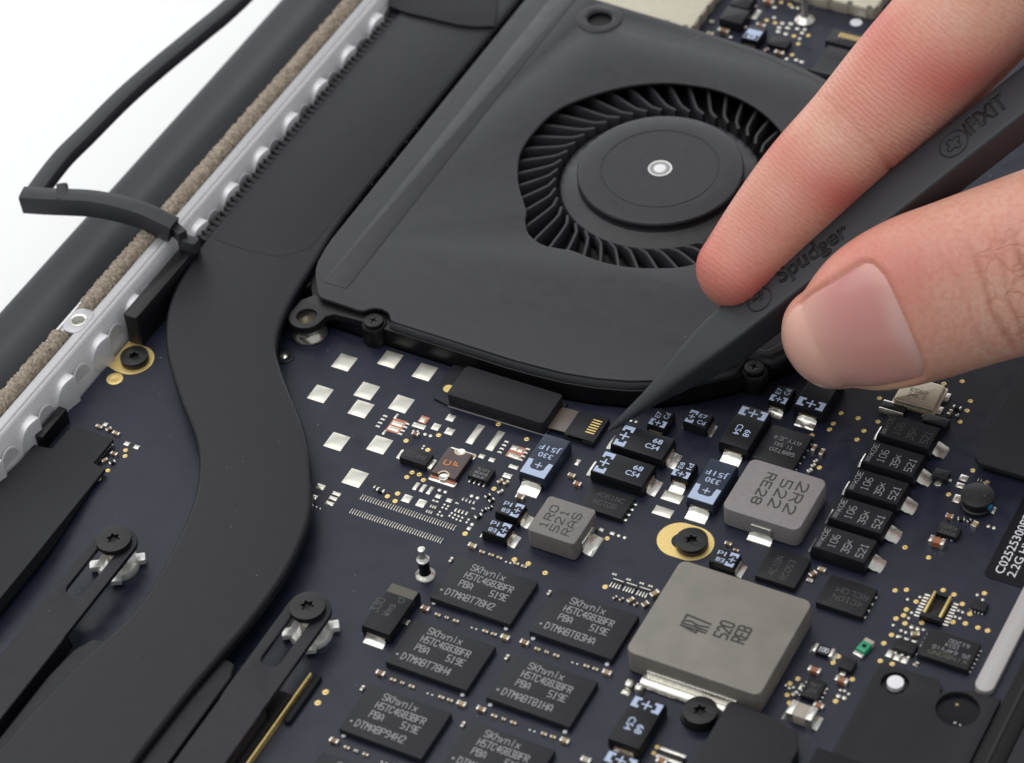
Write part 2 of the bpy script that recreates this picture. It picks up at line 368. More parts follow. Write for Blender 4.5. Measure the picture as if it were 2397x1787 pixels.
# rubber spacer against the wall
o = MB().rbox((0, 0), (2.2, 15.5), 0.02, 5.0, .2, .25).build('rubber_spacer', 'black'); o.location = (-48.9, -5.0, 0)
tag(o, 'black rubber spacer block between silver wall and curved heat pipe', 'spacer')

# ================================================================== CIRCUIT BOARD
board = thing('circuit_board', 'dark blue black circuit board with bare solder pads and gold dots', 'circuit board', (10, 0, 0))
BX = Vector((10, 0, 0))
FC = Vector((1.9, 40.1, 0))
def fan_outline():
    o_ = [(-32.6, 78), (-32.6, 11.2), (-32.4, 9), (-32.05, 6.8), (-31.5, 5.2), (-30.7, 3.8), (-29.7, 2.4), (-28.95, 1.4), (-28.2, .8), (-22.4, .58), (-16.9, .4), (-8, .25), (0, .1)]
    for a in range(-88, 66, 6):
        r = float(np.interp(a, (-90, -66, -54, -42, 0, 66), (39.9, 40.3, 39.5, 38.7, 35.2, 28.6))); o_.append((FC.x+r*math.cos(R(a)), FC.y+r*math.sin(R(a))))
    return o_+[(10.5, 67.2), (4, 68.6), (-4, 69.4), (-10, 70.0), (-24, 71), (-30, 78)]
cut = [((x-FC.x)*1.024+FC.x-BX.x, (y-FC.y)*1.022+FC.y) for x, y in fan_outline()]
plate('substrate', 'pcb', [rrect(2.5, 0, 125.4, 260), cut], -1.2, 0, 0, board)
def pillow(dome):
    b = MB(); k = 7; vs = []
    for j in range(k):
        for i in range(k):
            x, y = -1+2*i/(k-1), -1+2*j/(k-1); d = (1-x**4)*(1-y**4); vs.append((x/2, y/2, .03+dome*d))
    fs = [(j*k+i, j*k+i+1, (j+1)*k+i+1, (j+1)*k+i) for j in range(k-1) for i in range(k-1)]
    ring = [i for i in range(k)]+[k*(j+1)-1 for j in range(1, k)]+[k*k-1-i for i in range(1, k)]+[k*(k-1-j) for j in range(1, k-1)]
    o = len(vs); vs += [(vs[r][0], vs[r][1], 0) for r in ring]
    fs += [(ring[i], o+i, o+(i+1) % len(ring), ring[(i+1) % len(ring)]) for i in range(len(ring))]
    return b.add(vs, fs).mesh('solder_pad', 'solder', 60)
PADM = pillow(.11); PADS = pillow(.09)
DOTM = MB().lathe([(.5, 0), (.5, .03), (.35, .12), (0, .16)], n=12).mesh('solder_pad', 'solder', 70)
GOLDM = MB().lathe([(.5, .004), (.47, .03), (.2, .035), (.17, .012), (0, .012)], n=16).mesh('test_point', 'gold', 60)
SILKM = MB().lathe([(.5, 0), (.5, .02), (0, .02)], n=14).mesh('silkscreen_dot', 'white', 30)
def pad(zn, x, y, lx, ly, rot=0., me=None):
    p = P(zn, x, y)-BX; put('solder_pad', me or (PADM if lx*ly > 1.6 else PADS), board, p, R(rot), (lx, ly, 1 if lx*ly > 1.6 else .9))
def dot(zn, x, y, d): put('solder_pad', DOTM, board, P(zn, x, y)-BX, 0, (d, d, min(1, d)))
def gold(zn, *pts, d=.66):
    for x, y in pts: put('test_point', GOLDM, board, P(zn, x, y)-BX, random.random()*6, (d, d, 1))
for x, y in ((390,253),(785,228),(1082,337),(183,524),(582,499),(533,654),(880,611),(325,934),(693,962),(483,1247)): pad('A5', x, y, 2.46, 2.64)
for q in ((965,103,1.05,1.1),(775,220,1.0,1.1),(950,278,1.1,1.1),(555,208,1.75,.75),(1280,315,.95,3.5),(1540,400,.95,3.5),(1365,598,.75,.65),(1495,645,.75,.65),
 (1775,735,1.2,.6),(400,1145,1.1,1.2),(585,1205,1.1,1.2),(805,1115,.72,.6),(945,1168,.72,.6),(520,985,.52,1.3),(607,1010,.52,1.3),(697,1040,.52,1.3),(1695,850,1.1,.75),
 (120,80,.62,.3),(88,122,.62,.3),(55,167,.62,.3),(25,212,.62,.3),(1685,410,.6,.32),(1655,455,.6,.32),(1625,500,.6,.32),(1597,545,.6,.32),
 (1125,1150,.22,.5),(1170,1165,.22,.5),(1215,1185,.22,.5),(1265,1195,.22,.5),(710,1240,.2,.46),(740,1250,.2,.46),(768,1258,.2,.46),(660,1305,.2,.46),(690,1315,.2,.46),(718,1325,.2,.46),
 (1030,1290,.26,.55),(1075,1305,.26,.55),(1120,1320,.26,.55),(1170,1335,.26,.55),(1045,1205,.5,.22),(1255,1275,.5,.22),(1200,1530,.5,.5),(745,1170,.4,.28),(790,1185,.4,.28)):
    pad('D6', *q)
for x, y in ((820,1035),(895,1058),(635,315),(705,335),(1235,1110),(1310,1135),(1240,1478)): dot('D6', x, y, .55)
for x, y in ((885,1220),(932,1240),(860,1258),(908,1275),(978,1330),(1020,1352),(1065,1370),(1115,1390),(950,1365),(995,1390),(1040,1412),(1090,1430),(825,1315),(800,1350),(850,1365),(1195,1415),(1170,1450),(620,465),(600,497),(485,270),(540,275)):
    dot('D6', x, y, .34)
# exposed copper footprints with pads inside
def copper(zn, x, y, lx, ly):
    p = P(zn, x, y)-BX; MB().box((p.x, p.y, .012), (lx, ly, .02)).build('copper_land', 'copper', board)
copper('D6', 262, 208, 1.9, 2.35); copper('D6', 615, 128, 1.15, 1.2); copper('D6', 1808, 548, 2.0, 2.1)
for q in ((278,180,1.45,.7),(228,243,1.45,.7),(405,180,.6,.3),(378,222,.6,.3),(345,268,.6,.3),(312,310,.6,.3),(262,82,.35,.9),(108,290,.35,.8),(605,130,.75,.8),
          (1790,490,.85,.85),(1862,522,.7,.7),(1748,580,.8,.75),(1815,608,.75,.7),(1962,505,.6,.3),(1930,550,.6,.3),(1898,597,.6,.3),(1866,642,.6,.3)): pad('D6', *q)
for q in ((185,1322,1.1,.8),(132,1412,.7,.7),(322,1383,1.1,.55),(292,1422,1.1,.55),(262,1465,1.1,.55)): pad('A5', *q)
for x, y in ((115,1480),(148,1495),(180,1510)): dot('A5', x, y, .3)
for a, b in ((('O', 783, 1076), ('O', 984, 1143)), (('O', 760, 1106), ('O', 956, 1171))):      # two rows of fine connector pins
    pa, pb = P(*a), P(*b)
    for k in range(37):
        p = pa.lerp(pb, k/36)-BX; put('pin_pad', PADS, board, p, 0, (.135, .85, .9))
for q in ((1740,1045,2.5,1.5),(1660,1170,2.4,1.4)): pad('A6', *q)
for q in ((925,745,.55,1.0),(1130,1325,.6,.5),(1225,1355,.6,.5)): pad('A6', *q)
for x, y in ((1280,1375),(1330,1392),(1385,385),(1430,395)): dot('A6', x, y, .5)
for q in ((478,810,1.0,.95),(452,862,.95,.8),(432,955,.9,1.3),(680,1035,.7,1.1),(298,845,.8,.9)): pad('D3', *q)
for x, y in ((650,1148),(690,1160),(310,1215),(340,1223),(368,1232),(393,1242)): dot('D3', x, y, .5)
for q in ((815,210,.6,.6),(980,360,.75,.65),(1055,386,.75,.65)): pad('D5', *q)
for k in range(9): dot('D5', 745+k*15, 508-k*17.5, .28)
# pads of the right hand cluster
for x, y in ((1008,472),(1098,455),(1038,568),(1016,607),(905,657),(962,697),(995,710),(1352,597),(1385,608),(1375,552),(1405,565),(1465,540),(1495,550),(1522,558),(1552,570),(1123,690),(1140,755),(1110,805),(1510,440),(1550,475),(185,1105),(155,1110),(130,1090),(525,1125),(555,1130),(585,1152)): dot('B6', x, y, .42)
for x, y in ((1038,672),(1082,685),(510,1168),(553,1182)): dot('B6', x, y, .62)
for q in ((945,742,.6,.42),(1000,760,.6,.42),(1055,776,.6,.42),(880,865,.75,1.0),(935,888,.75,1.0),(988,908,.75,1.0),(1068,940,.45,.7),(545,1000,.6,.9),(240,1100,.4,.9)): pad('B6', *q)
for k in range(6): dot('B6', 415-k*8, 1125+k*9, .26)
gold('D6', (390,397),(670,515),(810,325),(468,803),(400,865),(560,830),(613,902),(147,1113),(280,1078),(248,1175),(1522,1015),(1150,1595),(1580,182),(1945,375), d=.7)
gold('C1', (750,220),(870,255),(1015,335),(1530,455), d=.72)
gold('B3', (1720,615),(1867,660),(2040,690),(1653,705),(1622,755),(1918,768),(1858,843),(1472,805),(1535,1083),(2050,488))
gold('B4', (1515,180),(1672,160),(1743,330),(1715,412),(1655,507),(1765,925),(1555,1130),(1180,1585))
gold('B6', (990,97),(1160,170),(918,407),(1000,403),(1265,405),(1343,437),(1070,488),(1403,505),(1000,545),(980,587),(925,610),(990,645),(1112,640),(1335,635),(1425,645),(1457,577),(1515,675),(1585,697),(893,728),(838,788),(812,915),(898,937),(510,883),(472,927),(217,1043),(160,1077),(140,1160),(157,1217),(490,1205),(610,1047),(1562,428))
gold('D5', (970,410),(967,455),(833,567),(762,634)); gold('B1', (2098,1193),(2048,1262), d=.85); gold('A6', (1180,1398)); gold('D4', (521,523),(499,562), d=.6)
gold('D2', (825,30),(935,60),(635,265),(745,300),(990,470),(1175,462),(1045,570),(965,712))
# gold mounting lands
def obl(cx, cy, a, r, n=24): return [(cx+(a if math.cos(2*math.pi*i/n) > 0 else -a)+r*math.cos(2*math.pi*i/n), cy+r*math.sin(2*math.pi*i/n)) for i in range(n)]
gc = (31.8-10, -16.15)
plate('mounting_land', 'gold', [obl(*gc, .75, 2.75, 40), obl(gc[0]+.15, gc[1]-.1, .6, 1.25, 24)], .004, .03, 0, board)
plate('mounting_land', 'gold', [[(-50.1-10, -17.7), (-48.6-10, -18.1)]+[(-47.6-10+2.75*math.cos(R(a)), -15.4+2.75*math.sin(R(a))) for a in range(-95, 76, 10)]+[(-50.1-10, -12.7)]], .004, .03, 0, board)
p = P('A4', 740, 790)-BX; put('mounting_land', GOLDM, board, p, 0, (2.2, 2.2, .8))
for x, y in ((57,595),(910,900),(541,1470),(677,815),(303,1384),(1545,1122)): put('silkscreen_dot', SILKM, board, P('C1', x, y)-BX, 0, (.5, .5, 1))
for x, y in ((287,1475),(1714,1450)): put('silkscreen_dot', SILKM, board, P('B2', x, y)-BX, 0, (.5, .5, 1))
for x, y, in ((1795,295),): put('silkscreen_dot', SILKM, board, P('D2', x, y)-BX, 0, (1.75, 1.75, 1))
# rows of tiny drilled holes along the fan cut-out and fine trace ridges: one mesh each
vm = MB()
def vias(zn, a, b, k, d=.2):
    pa, pb = P(zn, *a), P(zn, *b)
    for i in range(k):
        q = pa.lerp(pb, i/max(1, k-1))-BX+Vector((random.uniform(-.2, .2), random.uniform(-.2, .2), 0)); vm.lathe([(d/2, .004), (0, .004)], tuple(q), 8)
vias('A6', (830,240), (1350,290), 8); vias('A6', (1680,280), (2190,215), 8); vias('B3', (700,490), (1320,330), 9); vias('C3', (640,800), (900,930), 6); vias('B3', (240,570), (640,540), 6); vias('C3', (880,930), (1480,1090), 9)
o = vm.build('via_hole', 'sticker', board); o['kind'] = 'stuff'
tm = MB()
def trace(pts, w=.12):
    q = [P(*a)-BX for a in pts]
    for a, b in zip(q, q[1:]):
        d = (b-a).normalized(); n_ = Vector((-d.y, d.x, 0))*w/2
        tm.add([a-n_+Vector((0, 0, .001)), b-n_+Vector((0, 0, .001)), b+n_*.5+Vector((0, 0, .012)), a+n_*.5+Vector((0, 0, .012)), b+n_+Vector((0, 0, .001)), a+n_+Vector((0, 0, .001))], [(0, 1, 2, 3), (3, 2, 4, 5)])
for k in range(7): trace([('D3', 130+k*14, 1480+k*9), ('D3', 470+k*12, 1390+k*9), ('D3', 640+k*10, 1130+k*20)])
for k in range(6): trace([('D3', 320+k*20, 1010), ('D3', 560+k*22, 560), ('D3', 760+k*20, 180)])
for k in range(5): trace([('B6', 1100+k*22, 330+k*8), ('B6', 1350+k*20, 235+k*8)])
for k in range(6): trace([('C1', 560+k*18, 60), ('C1', 1250+k*22, 300+k*5)])
for k in range(5): trace([('B2', 250+k*24, 260+k*9), ('B2', 60+k*22, 480+k*9)])
o = tm.build('trace_ridge', 'pcb', board); o['kind'] = 'stuff'

# ------------------------------------------------------------------ memory chips
RAM0 = Vector((13.6, -33.0, 0)); PX, PY = 13.18, 10.71
RAMW, RAMD, RAMH = 10.75, 7.2, .92
ram_body = MB().rbox((0, 0), (RAMW, RAMD), .12, RAMH, .1, .10).mesh('body', 'chip')
ram_sub = MB().box((0, 0, .06), (RAMW-.5, RAMD-.5, .12)).mesh('substrate', 'black')
code = {(0,0):'DTMABT78H2',(0,1):'DTMABT78H4',(0,2):'DTMABP94H2',(1,0):'DTMABT83HA',(1,1):'DTMABT81HA',(1,2):'DTMABT81HA',(0,3):'DTMABT94H1'}
ramlab = {(0,0):'black memory chip beside the silver post, topmost of the left column',(1,0):'black memory chip just left of the large grey inductor',
 (0,1):'black memory chip touching the olive banded capacitor, second in the left column',(1,1):'black memory chip in the middle of the right memory column',
 (0,2):'blurred black memory chip third down in the left memory column',(1,2):'black memory chip cut by the bottom edge left of the blue marked capacitor',(0,3):'corner of a black memory chip at the very bottom left of the memory rows'}
for (i, j), cd_ in code.items():
    t = thing('memory_chip', ramlab[(i, j)], 'memory chip', RAM0+Vector((i*PX, -j*PY, 0)), 0, 'black memory chips in two columns')
    put('body', ram_body, t); put('substrate', ram_sub, t)
    mark(t, 'SK', -2.93, 2.05, RAMH, .95, 1.15, .11); mark(t, 'hynix', -1.6, 2.05, RAMH, .95, 3.1, .10)
    mark(t, 'H5TC4G83BFR', -3.1, .72, RAMH, .92, 6.3, .11); mark(t, 'PBA', -3.1, -.68, RAMH, .92, 1.65, .11); mark(t, '519E', 1.0, -.68, RAMH, .92, 2.2, .11)
    mark(t, cd_, -3.95, -2.5, RAMH, .95, 6.3, .11); mark(t, '*', -4.75, -2.3, RAMH, .5, .34, .12)

# ------------------------------------------------------------------ little chip parts
_cm = {}
def chipmesh(L, Wd, Hh, m):
    k = (L, Wd, Hh, m)
    if k not in _cm:
        e = L*.24
        _cm[k] = (MB().rbox((0, 0), (L-2*e+.02, Wd*.94), .02, Hh*.95, 0, .03, 1).mesh('body', m), MB().rbox((0, 0), (e, Wd), 0, Hh, .05, .05, 2).mesh('terminal', 'tin'))
    return _cm[k]
def chip(p, L, Wd, Hh, m, rot, label, group, name='chip_capacitor', cat='chip capacitor'):
    t = thing(name, label, cat, (p.x, p.y, 0), R(rot), group); b, e = chipmesh(L, Wd, Hh, m); k = L*.24
    put('body', b, t); put('terminal', e, t, (-(L-k)/2, 0, 0)); put('terminal', e, t, ((L-k)/2, 0, 0)); return t
rowpat = [((840,950),1.1,.62,.5,'brown',0),((950,1000),.72,.36,.3,'tan',0),((1030,1026),.5,.36,.3,'tan',0),((1112,1055),.72,.36,.3,'tan',0),((1372,1147),.72,.36,.3,'tan',0),((1448,1172),.72,.36,.3,'tan',0),((1548,1208),1.1,.62,.5,'tan',0)]
c10 = RAM0+Vector((PX, 0, 0))
wh = {0:'between the top and second', 1:'between the second and third', 2:'below the third'}
cn = {0:'left', 1:'right'}; jn = ('top', 'second', 'third')
for i in (0, 1):
    for j in (0, 1, 2):
        nth = 0
        for (q, L, Wd, Hh, m, rr) in rowpat:
            off = P('C1', *q)-c10; pos = RAM0+Vector((i*PX, -j*PY, 0))+off
            if i == 1 and j == 2: pass
            if L > 1: lab = '%s capacitor ending the row below the %s memory chip, %s column' % ('brown left' if m == 'brown' else 'tan right', jn[j], cn[i])
            else: nth += 1; lab = '%s tiny capacitor in the row below the %s memory chip, %s column' % (('first', 'second', 'third', 'fourth', 'fifth')[nth-1], jn[j], cn[i])
            chip(pos, L, Wd, Hh, m, rr, lab, 'tiny capacitors %s memory chips, %s column' % (wh[j], cn[i]))
        for q in ((1250,1105),(1290,1118)):
            pos = RAM0+Vector((i*PX, -j*PY, 0))+P('C1', *q)-c10; put('solder_pad', DOTM, board, pos-BX, 0, (.3, .3, .4))
        off = P('C1', 1050, 518)-c10; pos = RAM0+Vector((i*PX, -j*PY, 0))+off
        chip(pos, .75, .38, .34, 'palecer', 90, 'tiny resistor at the left corner of the %s memory chip, %s column' % (jn[j], cn[i]), 'tiny resistors beside the memory chips', 'chip_resistor', 'chip resistor')
for k, (x, y, L) in enumerate(((392,118,1.1),(475,165,.72),(553,190,.72),(623,215,.72),(768,265,.72),(835,290,.72))):
    chip(P('C1', x, y), L, .62 if L > 1 else .36, .5 if L > 1 else .3, 'tan', 0, 'tan chip capacitor heading the short row above the topmost left memory chip' if L > 1 else '%s tiny capacitor along the short row above the top left memory chip' % ('', 'first', 'second', 'third', 'fourth', 'last')[k], 'tiny capacitors above the top left memory chip')
for x, y in ((678,240),(715,250)): dot('C1', x, y, .32)
# singles: zone, x, y, rot, L, W, H, colour, label
singles = [
 ('A6',875,858,0,1.0,.55,.5,'tan','tan chip capacitor alone left of the lower 68 capacitor'),
 ('A6',925,932,0,1.0,.6,.55,'rust','orange brown chip capacitor above the grey 1R0 inductor'),
 ('D6',1860,1125,0,1.1,.75,.6,'brown','brown chip capacitor below the silver foot of the left 330 capacitor'),
 ('D6',512,310,0,.95,.6,.5,'brown','brown chip capacitor below the bare copper land near the pads'),
 ('D6',1600,920,60,.8,.42,.4,'tan','left of two tan chip capacitors standing by the small eight pad chip'),
 ('D6',1678,940,60,.8,.42,.4,'tan','right of two tan chip capacitors standing by the small eight pad chip'),
 ('D6',1605,1055,60,.8,.4,.35,'palecer','pale chip resistor just below the gold dot by the small chip'),
 ('D6',1440,1110,60,.8,.4,.35,'ic','black chip resistor with silver ends, upper of the slanting pair'),
 ('D6',1490,1165,60,.8,.4,.35,'ic','black chip resistor with silver ends, right of the slanting pair'),
 ('D6',1395,1290,60,.7,.36,.32,'ic','black chip resistor left of the upper small pI capacitor'),
 ('D6',1320,1370,60,1.0,.45,.36,'ic','longer black chip resistor left of the lower small pI capacitor'),
 ('D6',1475,1260,60,.6,.34,.3,'ic','tiny black resistor touching the upper small pI capacitor'),
 ('D6',60,1040,0,1.1,.5,.4,'ic','black chip resistor pair above the left end of the pin row'),
 ('D6',10,1010,0,.8,.45,.35,'ic','smaller black resistor left of the one above the pin row'),
 ('B3',1490,918,90,1.1,.5,.5,'brown','brown chip capacitor right of the square upside down chip, left of a pair'),
 ('B3',1558,955,90,1.1,.5,.5,'brown','brown chip capacitor right of the square upside down chip, right of a pair'),
 ('B3',1502,1028,60,.6,.4,.3,'palecer','small pale resistor topmost of three beside the pale 2R2 inductor'),
 ('B3',1482,1065,60,.6,.4,.3,'palecer','small pale resistor in the middle of three beside the pale 2R2 inductor'),
 ('B3',1452,1110,60,.7,.5,.35,'palecer','small pale resistor lowest of three beside the pale 2R2 inductor'),
 ('B5',938,72,0,.9,.5,.45,'brown','brown chip capacitor above the small capacitor at the large inductor'),
 ('B5',995,118,0,.7,.35,.3,'rust','narrow orange capacitor touching the small capacitor above the large inductor'),
 ('B5',1548,290,60,1.0,.6,.55,'brown','brown chip capacitor between the two dark flat chips beside the large inductor'),
 ('B5',1525,335,0,.8,.5,.3,'palecer','white chip resistor below the brown capacitor between two flat chips'),
 ('B5',1612,258,0,1.0,.6,.5,'tan','tan chip capacitor upper right of the brown one between two flat chips'),
 ('B5',340,508,60,.9,.6,.5,'brown','brown chip capacitor at the left edge of the large inductor'),
 ('B5',408,432,60,1.2,.65,.6,'tan','tan chip capacitor upper left against the large inductor'),
 ('B5',235,478,60,.95,.5,.45,'tan','tan chip capacitor under the comb of tiny pins'),
 ('B5',168,472,60,.6,.3,.3,'brown','tiny brown capacitor second left under the comb of tiny pins'),
 ('B5',122,460,60,.6,.3,.3,'brown','tiny brown capacitor leftmost under the comb of tiny pins'),
 ('B5',272,508,60,.6,.3,.3,'brown','tiny brown capacitor right of the tan one under the comb'),
 ('B5',1590,1240,0,1.2,.62,.6,'rust','orange brown capacitor at the corner of the large silver ended capacitor'),
 ('B5',1558,985,0,1.5,.75,.7,'rust','orange brown capacitor above the small chip right of the large inductor'),
 ('B5',1755,1058,0,1.5,.75,.7,'rust','orange brown capacitor right of the small chip by the large inductor'),
 ('B5',460,1640,0,1.3,.8,.7,'rust','orange brown capacitor at the bottom edge under two grey strips'),
 ('D3',290,1258,0,1.9,1.0,.9,'rust','largest orange brown capacitor below the small chip near the round inductor'),
 ('D3',378,1080,0,.95,.6,.5,'rust','small orange brown capacitor above the small chip near the round inductor'),
 ('D3',556,1135,80,.95,.7,.5,'tan','tan capacitor standing below the round inductor'),
 ('D3',515,1110,60,.6,.35,.3,'ic','tiny black resistor left of the tan capacitor below the round inductor'),
 ('D3',460,1098,20,.9,.5,.4,'ic','small black resistor with silver ends below the round inductor'),
 ('D3',590,828,0,.5,.45,.35,'ic','tiny resistor at the back of the round inductor, left one'),
 ('D3',637,842,60,.7,.5,.4,'tan','tiny tan capacitor at the back of the round inductor'),
 ('D3',380,350,80,.9,.45,.4,'tan','tan capacitor right of the metal crystal can'),
 ('D3',432,315,0,1.1,.45,.35,'ic','black resistor with silver ends right of the metal crystal can'),
 ('D3',432,368,60,.5,.3,.3,'palecer','tiny pale resistor among the gold dots right of the crystal can'),
 ('D3',197,372,60,.6,.35,.3,'palecer','tiny pale resistor at the front corner of the crystal can'),
 ('D5',768,228,0,1.0,.45,.4,'tan','left of three small capacitors above the black cover on the left'),
 ('D5',840,248,60,.8,.5,.4,'brown','middle of three small capacitors above the black cover on the left'),
 ('D5',898,280,0,1.05,.5,.4,'tan','right of three small capacitors above the black cover on the left'),
 ('D5',882,438,0,.95,.5,.42,'brown','brown capacitor beside the row of tiny pins on the left'),
 ('D5',808,488,60,.85,.45,.4,'tan','tan capacitor below the row of tiny pins on the left'),
 ('D5',868,505,60,.85,.45,.36,'ic','black resistor with silver ends lowest of the left cluster'),
 ('D2',80,405,0,1.7,.8,.7,'brown','brown capacitor by the blue marked capacitor at the top edge'),
 ('D2',660,25,0,1.6,.8,.7,'rust','rust brown capacitor cut by the top edge'),
 ('D2',800,690,0,1.4,.65,.55,'brown','brown capacitor just behind the fan under the small black chip'),
 ('D2',630,650,60,.8,.5,.4,'brown','small brown capacitor between blue capacitor and fan edge'),
 ('D2',560,330,0,1.4,.5,.45,'rust','rust capacitor touching the back of the blue marked capacitor'),
 ('D1',2010,440,0,1.0,.5,.45,'tan','small tan capacitor at the corner of the beige shield'),
 ('D1',2030,285,0,.7,.5,.4,'palecer','tiny pale resistor above the tan one at the shield corner'),
 ('B6',1063,722,20,1.05,.6,.5,'tan','gold brown capacitor near the chip with pale lettering at lower right'),
 ('B6',1068,938,60,.7,.35,.3,'tan','tiny tan capacitor left below the chip with pale lettering'),
 ('B6',195,1152,60,.8,.45,.4,'palecer','small pinkish resistor left of the small chip near the large inductor'),
 ('D4',60,610,0,1.2,.7,.6,'palecer','silver component cut by the bottom edge beside blue lettering'),
]
for zn, x, y, rot, L, Wd, Hh, m, lab in singles:
    nm = ('chip_resistor', 'chip resistor') if m in ('ic', 'palecer') else ('chip_capacitor', 'chip capacitor')
    chip(P(zn, x, y, Hh*.6), L, Wd, Hh, m, rot, lab, 'scattered tiny chip parts', *nm)
for x, y, lx in ((840,305,.6),(950,310,.7),(800,360,.6),(910,365,.7),(785,412,.6),(885,442,.6),(1035,375,.6),(1130,385,.5),(1098,430,.55),(740,95,.6),(970,95,.5),(1040,105,.5),(490,80,.5),(390,250,.5),(345,350,.7),(172,480,.45),(895,765,.5),(1020,780,.55),(1090,805,.6),(1065,505,.4),(735,230,.5)):
    pad('D2', x, y, lx, .5)
for x, y, ln in ((1370,20,2.3),(1760,135,2.3)): put('solder_pad', PADM, board, P('D2', x, y)-BX, R(0), (ln, .8, 1.6))
for x, y in ((1810,400),(1905,255),(2005,120)): pad('D1', x, y, .5, 1.2)
pad('D2', 500, 190, .9, 2.2)

# ------------------------------------------------------------------ moulded capacitors
def bracket_print(t, z, u0, u1, v0, v1, m='blue', rot=0, gap=.27):
    """the [+] polarity print; u runs along the part, v across it"""
    g = MB(); du = u1-u0; dv = v1-v0; w = dv*gap; no = w*.36; e = du*.24
    pts = lambda a: a
    L_ = [(u0, v0), (u1, v0), (u1, v0+w), (u1-e, v0+w), (u1-e, v0+w-no), (u0+e, v0+w-no), (u0+e, v0+w), (u0, v0+w)]
    g.add([(a, b, 0) for a, b in L_], [tuple(range(8))])
    g.add([(a, v0+v1-b, 0) for a, b in L_], [tuple(reversed(range(8)))])
    cu, cv = (u0+u1)/2, (v0+v1)/2; a = min(du*.44, dv*.19); b = max(.045, a*.16)
    pl = [(-a, -b), (-b, -b), (-b, -a), (b, -a), (b, -b), (a, -b), (a, b), (b, b), (b, a), (-b, a), (-b, b), (-a, b)]
    g.add([(cu+x, cv+y, 0) for x, y in pl], [tuple(range(12))])
    o = put('polarity_mark', g.mesh('polarity_mark', m), t, (0, 0, z+.012), R(rot)); return o
_tm = {}
FIL = [(0, .78), (.10, .66), (.22, .42), (.42, .27), (.72, .17), (1.0, .10), (1.04, 0), (0, 0)]
def foot_mesh(w, ext, k=1.):
    key = ('f', w, ext, k)
    if key not in _tm:
        b = MB(); n = len(FIL); cols = 5; vs = []
        for j in range(cols):
            v = -w/2+w*j/(cols-1); e = 1 if 0 < j < cols-1 else .55
            vs += [(x*ext*(1 if e == 1 else .96), v, z*e*k+.0) for x, z in FIL]
        fs = [(j*n+i, j*n+i+1, (j+1)*n+i+1, (j+1)*n+i) for j in range(cols-1) for i in range(n-1)]+[tuple(range(n)), tuple(range(cols*n-1, (cols-1)*n-1, -1))]
        _tm[key] = b.add(vs, fs).mesh('solder_foot', 'tin', 50)
    return _tm[key]
def tant(zn, x, y, h, L, Wd, rot, label, group, style=None, ext=(1.0, 1.0), fw=.58, body='tant', cat='capacitor', k=1.):
    """long axis u is local x; the plus end is at -x"""
    p = P(zn, x, y, h); t = thing('moulded_capacitor', label, cat, (p.x, p.y, 0), R(rot), group)
    key = ('b', L, Wd, h, body)
    if key not in _tm:
        b = MB(); zs = h*.46; a = .10
        r = [(rrect(0, 0, L-.16, Wd-.14, .04, 1), .08), (rrect(0, 0, L, Wd, .06, 1), zs-.03), (rrect(0, 0, L, Wd, .06, 1), zs+.03), (rrect(0, 0, L-.16, Wd-.16, .06, 1), h-.09), (rrect(0, 0, L-.24, Wd-.24, .06, 1), h-.025), (rrect(0, 0, L-.36, Wd-.36, .06, 1), h)]
        n = len(r[0][0]); vs = [(q[0], q[1], z) for o, z in r for q in o]
        fs = [(kk*n+i, kk*n+(i+1) % n, (kk+1)*n+(i+1) % n, (kk+1)*n+i) for kk in range(len(r)-1) for i in range(n)]+[tuple(reversed(range(n))), tuple(range((len(r)-1)*n, len(r)*n))]
        b.flat = [len(fs)-1]; _tm[key] = b.add(vs, fs).mesh('body', body, 30)
    put('body', _tm[key], t)
    fm = Wd*fw
    for s, e in ((-1, ext[0]), (1, ext[1])):
        if e <= 0: continue
        ln = MB().box((s*(L/2+.05), 0, h*.26), (.12, fm, h*.44)).build('lead', 'lead', t)
        put('solder_foot', foot_mesh(fm*1.08, e, k), t, (s*(L/2+.11), 0, 0), 0 if s > 0 else math.pi)
    return t
# large "68 C54" parts (rot: direction of local x)
G1 = 'black capacitors printed 68 C54'
def t68(zn, x, y, rot, label, txt, ext):
    t = tant(zn, x, y, 1.9, 7.1, 4.0, rot, label, G1, ext=ext)
    bracket_print(t, 1.9, -3.2, -1.75, -1.75, 1.75)
    return t
def pr68(t, tr):        # tr: text turn relative to local x
    if tr == 0: mark(t, '68', 1.1, .35, 1.9, .78, 1.25, m='blue', bold=.012); mark(t, 'C54', .55, -.75, 1.9, .78, 1.85, m='blue', bold=.012)
    if tr == 180: mark(t, '68', 2.6, -.35, 1.9, .78, -1, m='blue', bold=.012)
t = t68('A6', 1485, 565, 0, 'black capacitor printed 68 C54, nearer the tool tip of the stacked pair', 0, (.9, 1.1)); pr68(t, 0)
t = t68('A6', 1315, 795, 0, 'black capacitor printed 68 C54, lower of the stacked pair above the square chip', 0, (.9, 1.1)); pr68(t, 0)
t = t68('B3', 895, 733, -90, 'black capacitor printed 68 C54 reading downwards, left of the square upside down chip', 0, (0, 1.3)); mark(t, '68', .35, .3, 1.9, .8, 1.2, m='blue', bold=.012); mark(t, 'C54', -.2, -.95, 1.9, .8, 1.8, m='blue', bold=.012)
t = t68('B3', 1532, 423, 90, 'black capacitor with blue plus mark half hidden under the thumb', 0, (1.3, 0)); mark(t, 'C54', .7, -1.2, 1.9, .8, 1.8, m='blue', bold=.012); mark(t, '68', .9, .2, 1.9, .8, 1.2, m='blue', bold=.012)
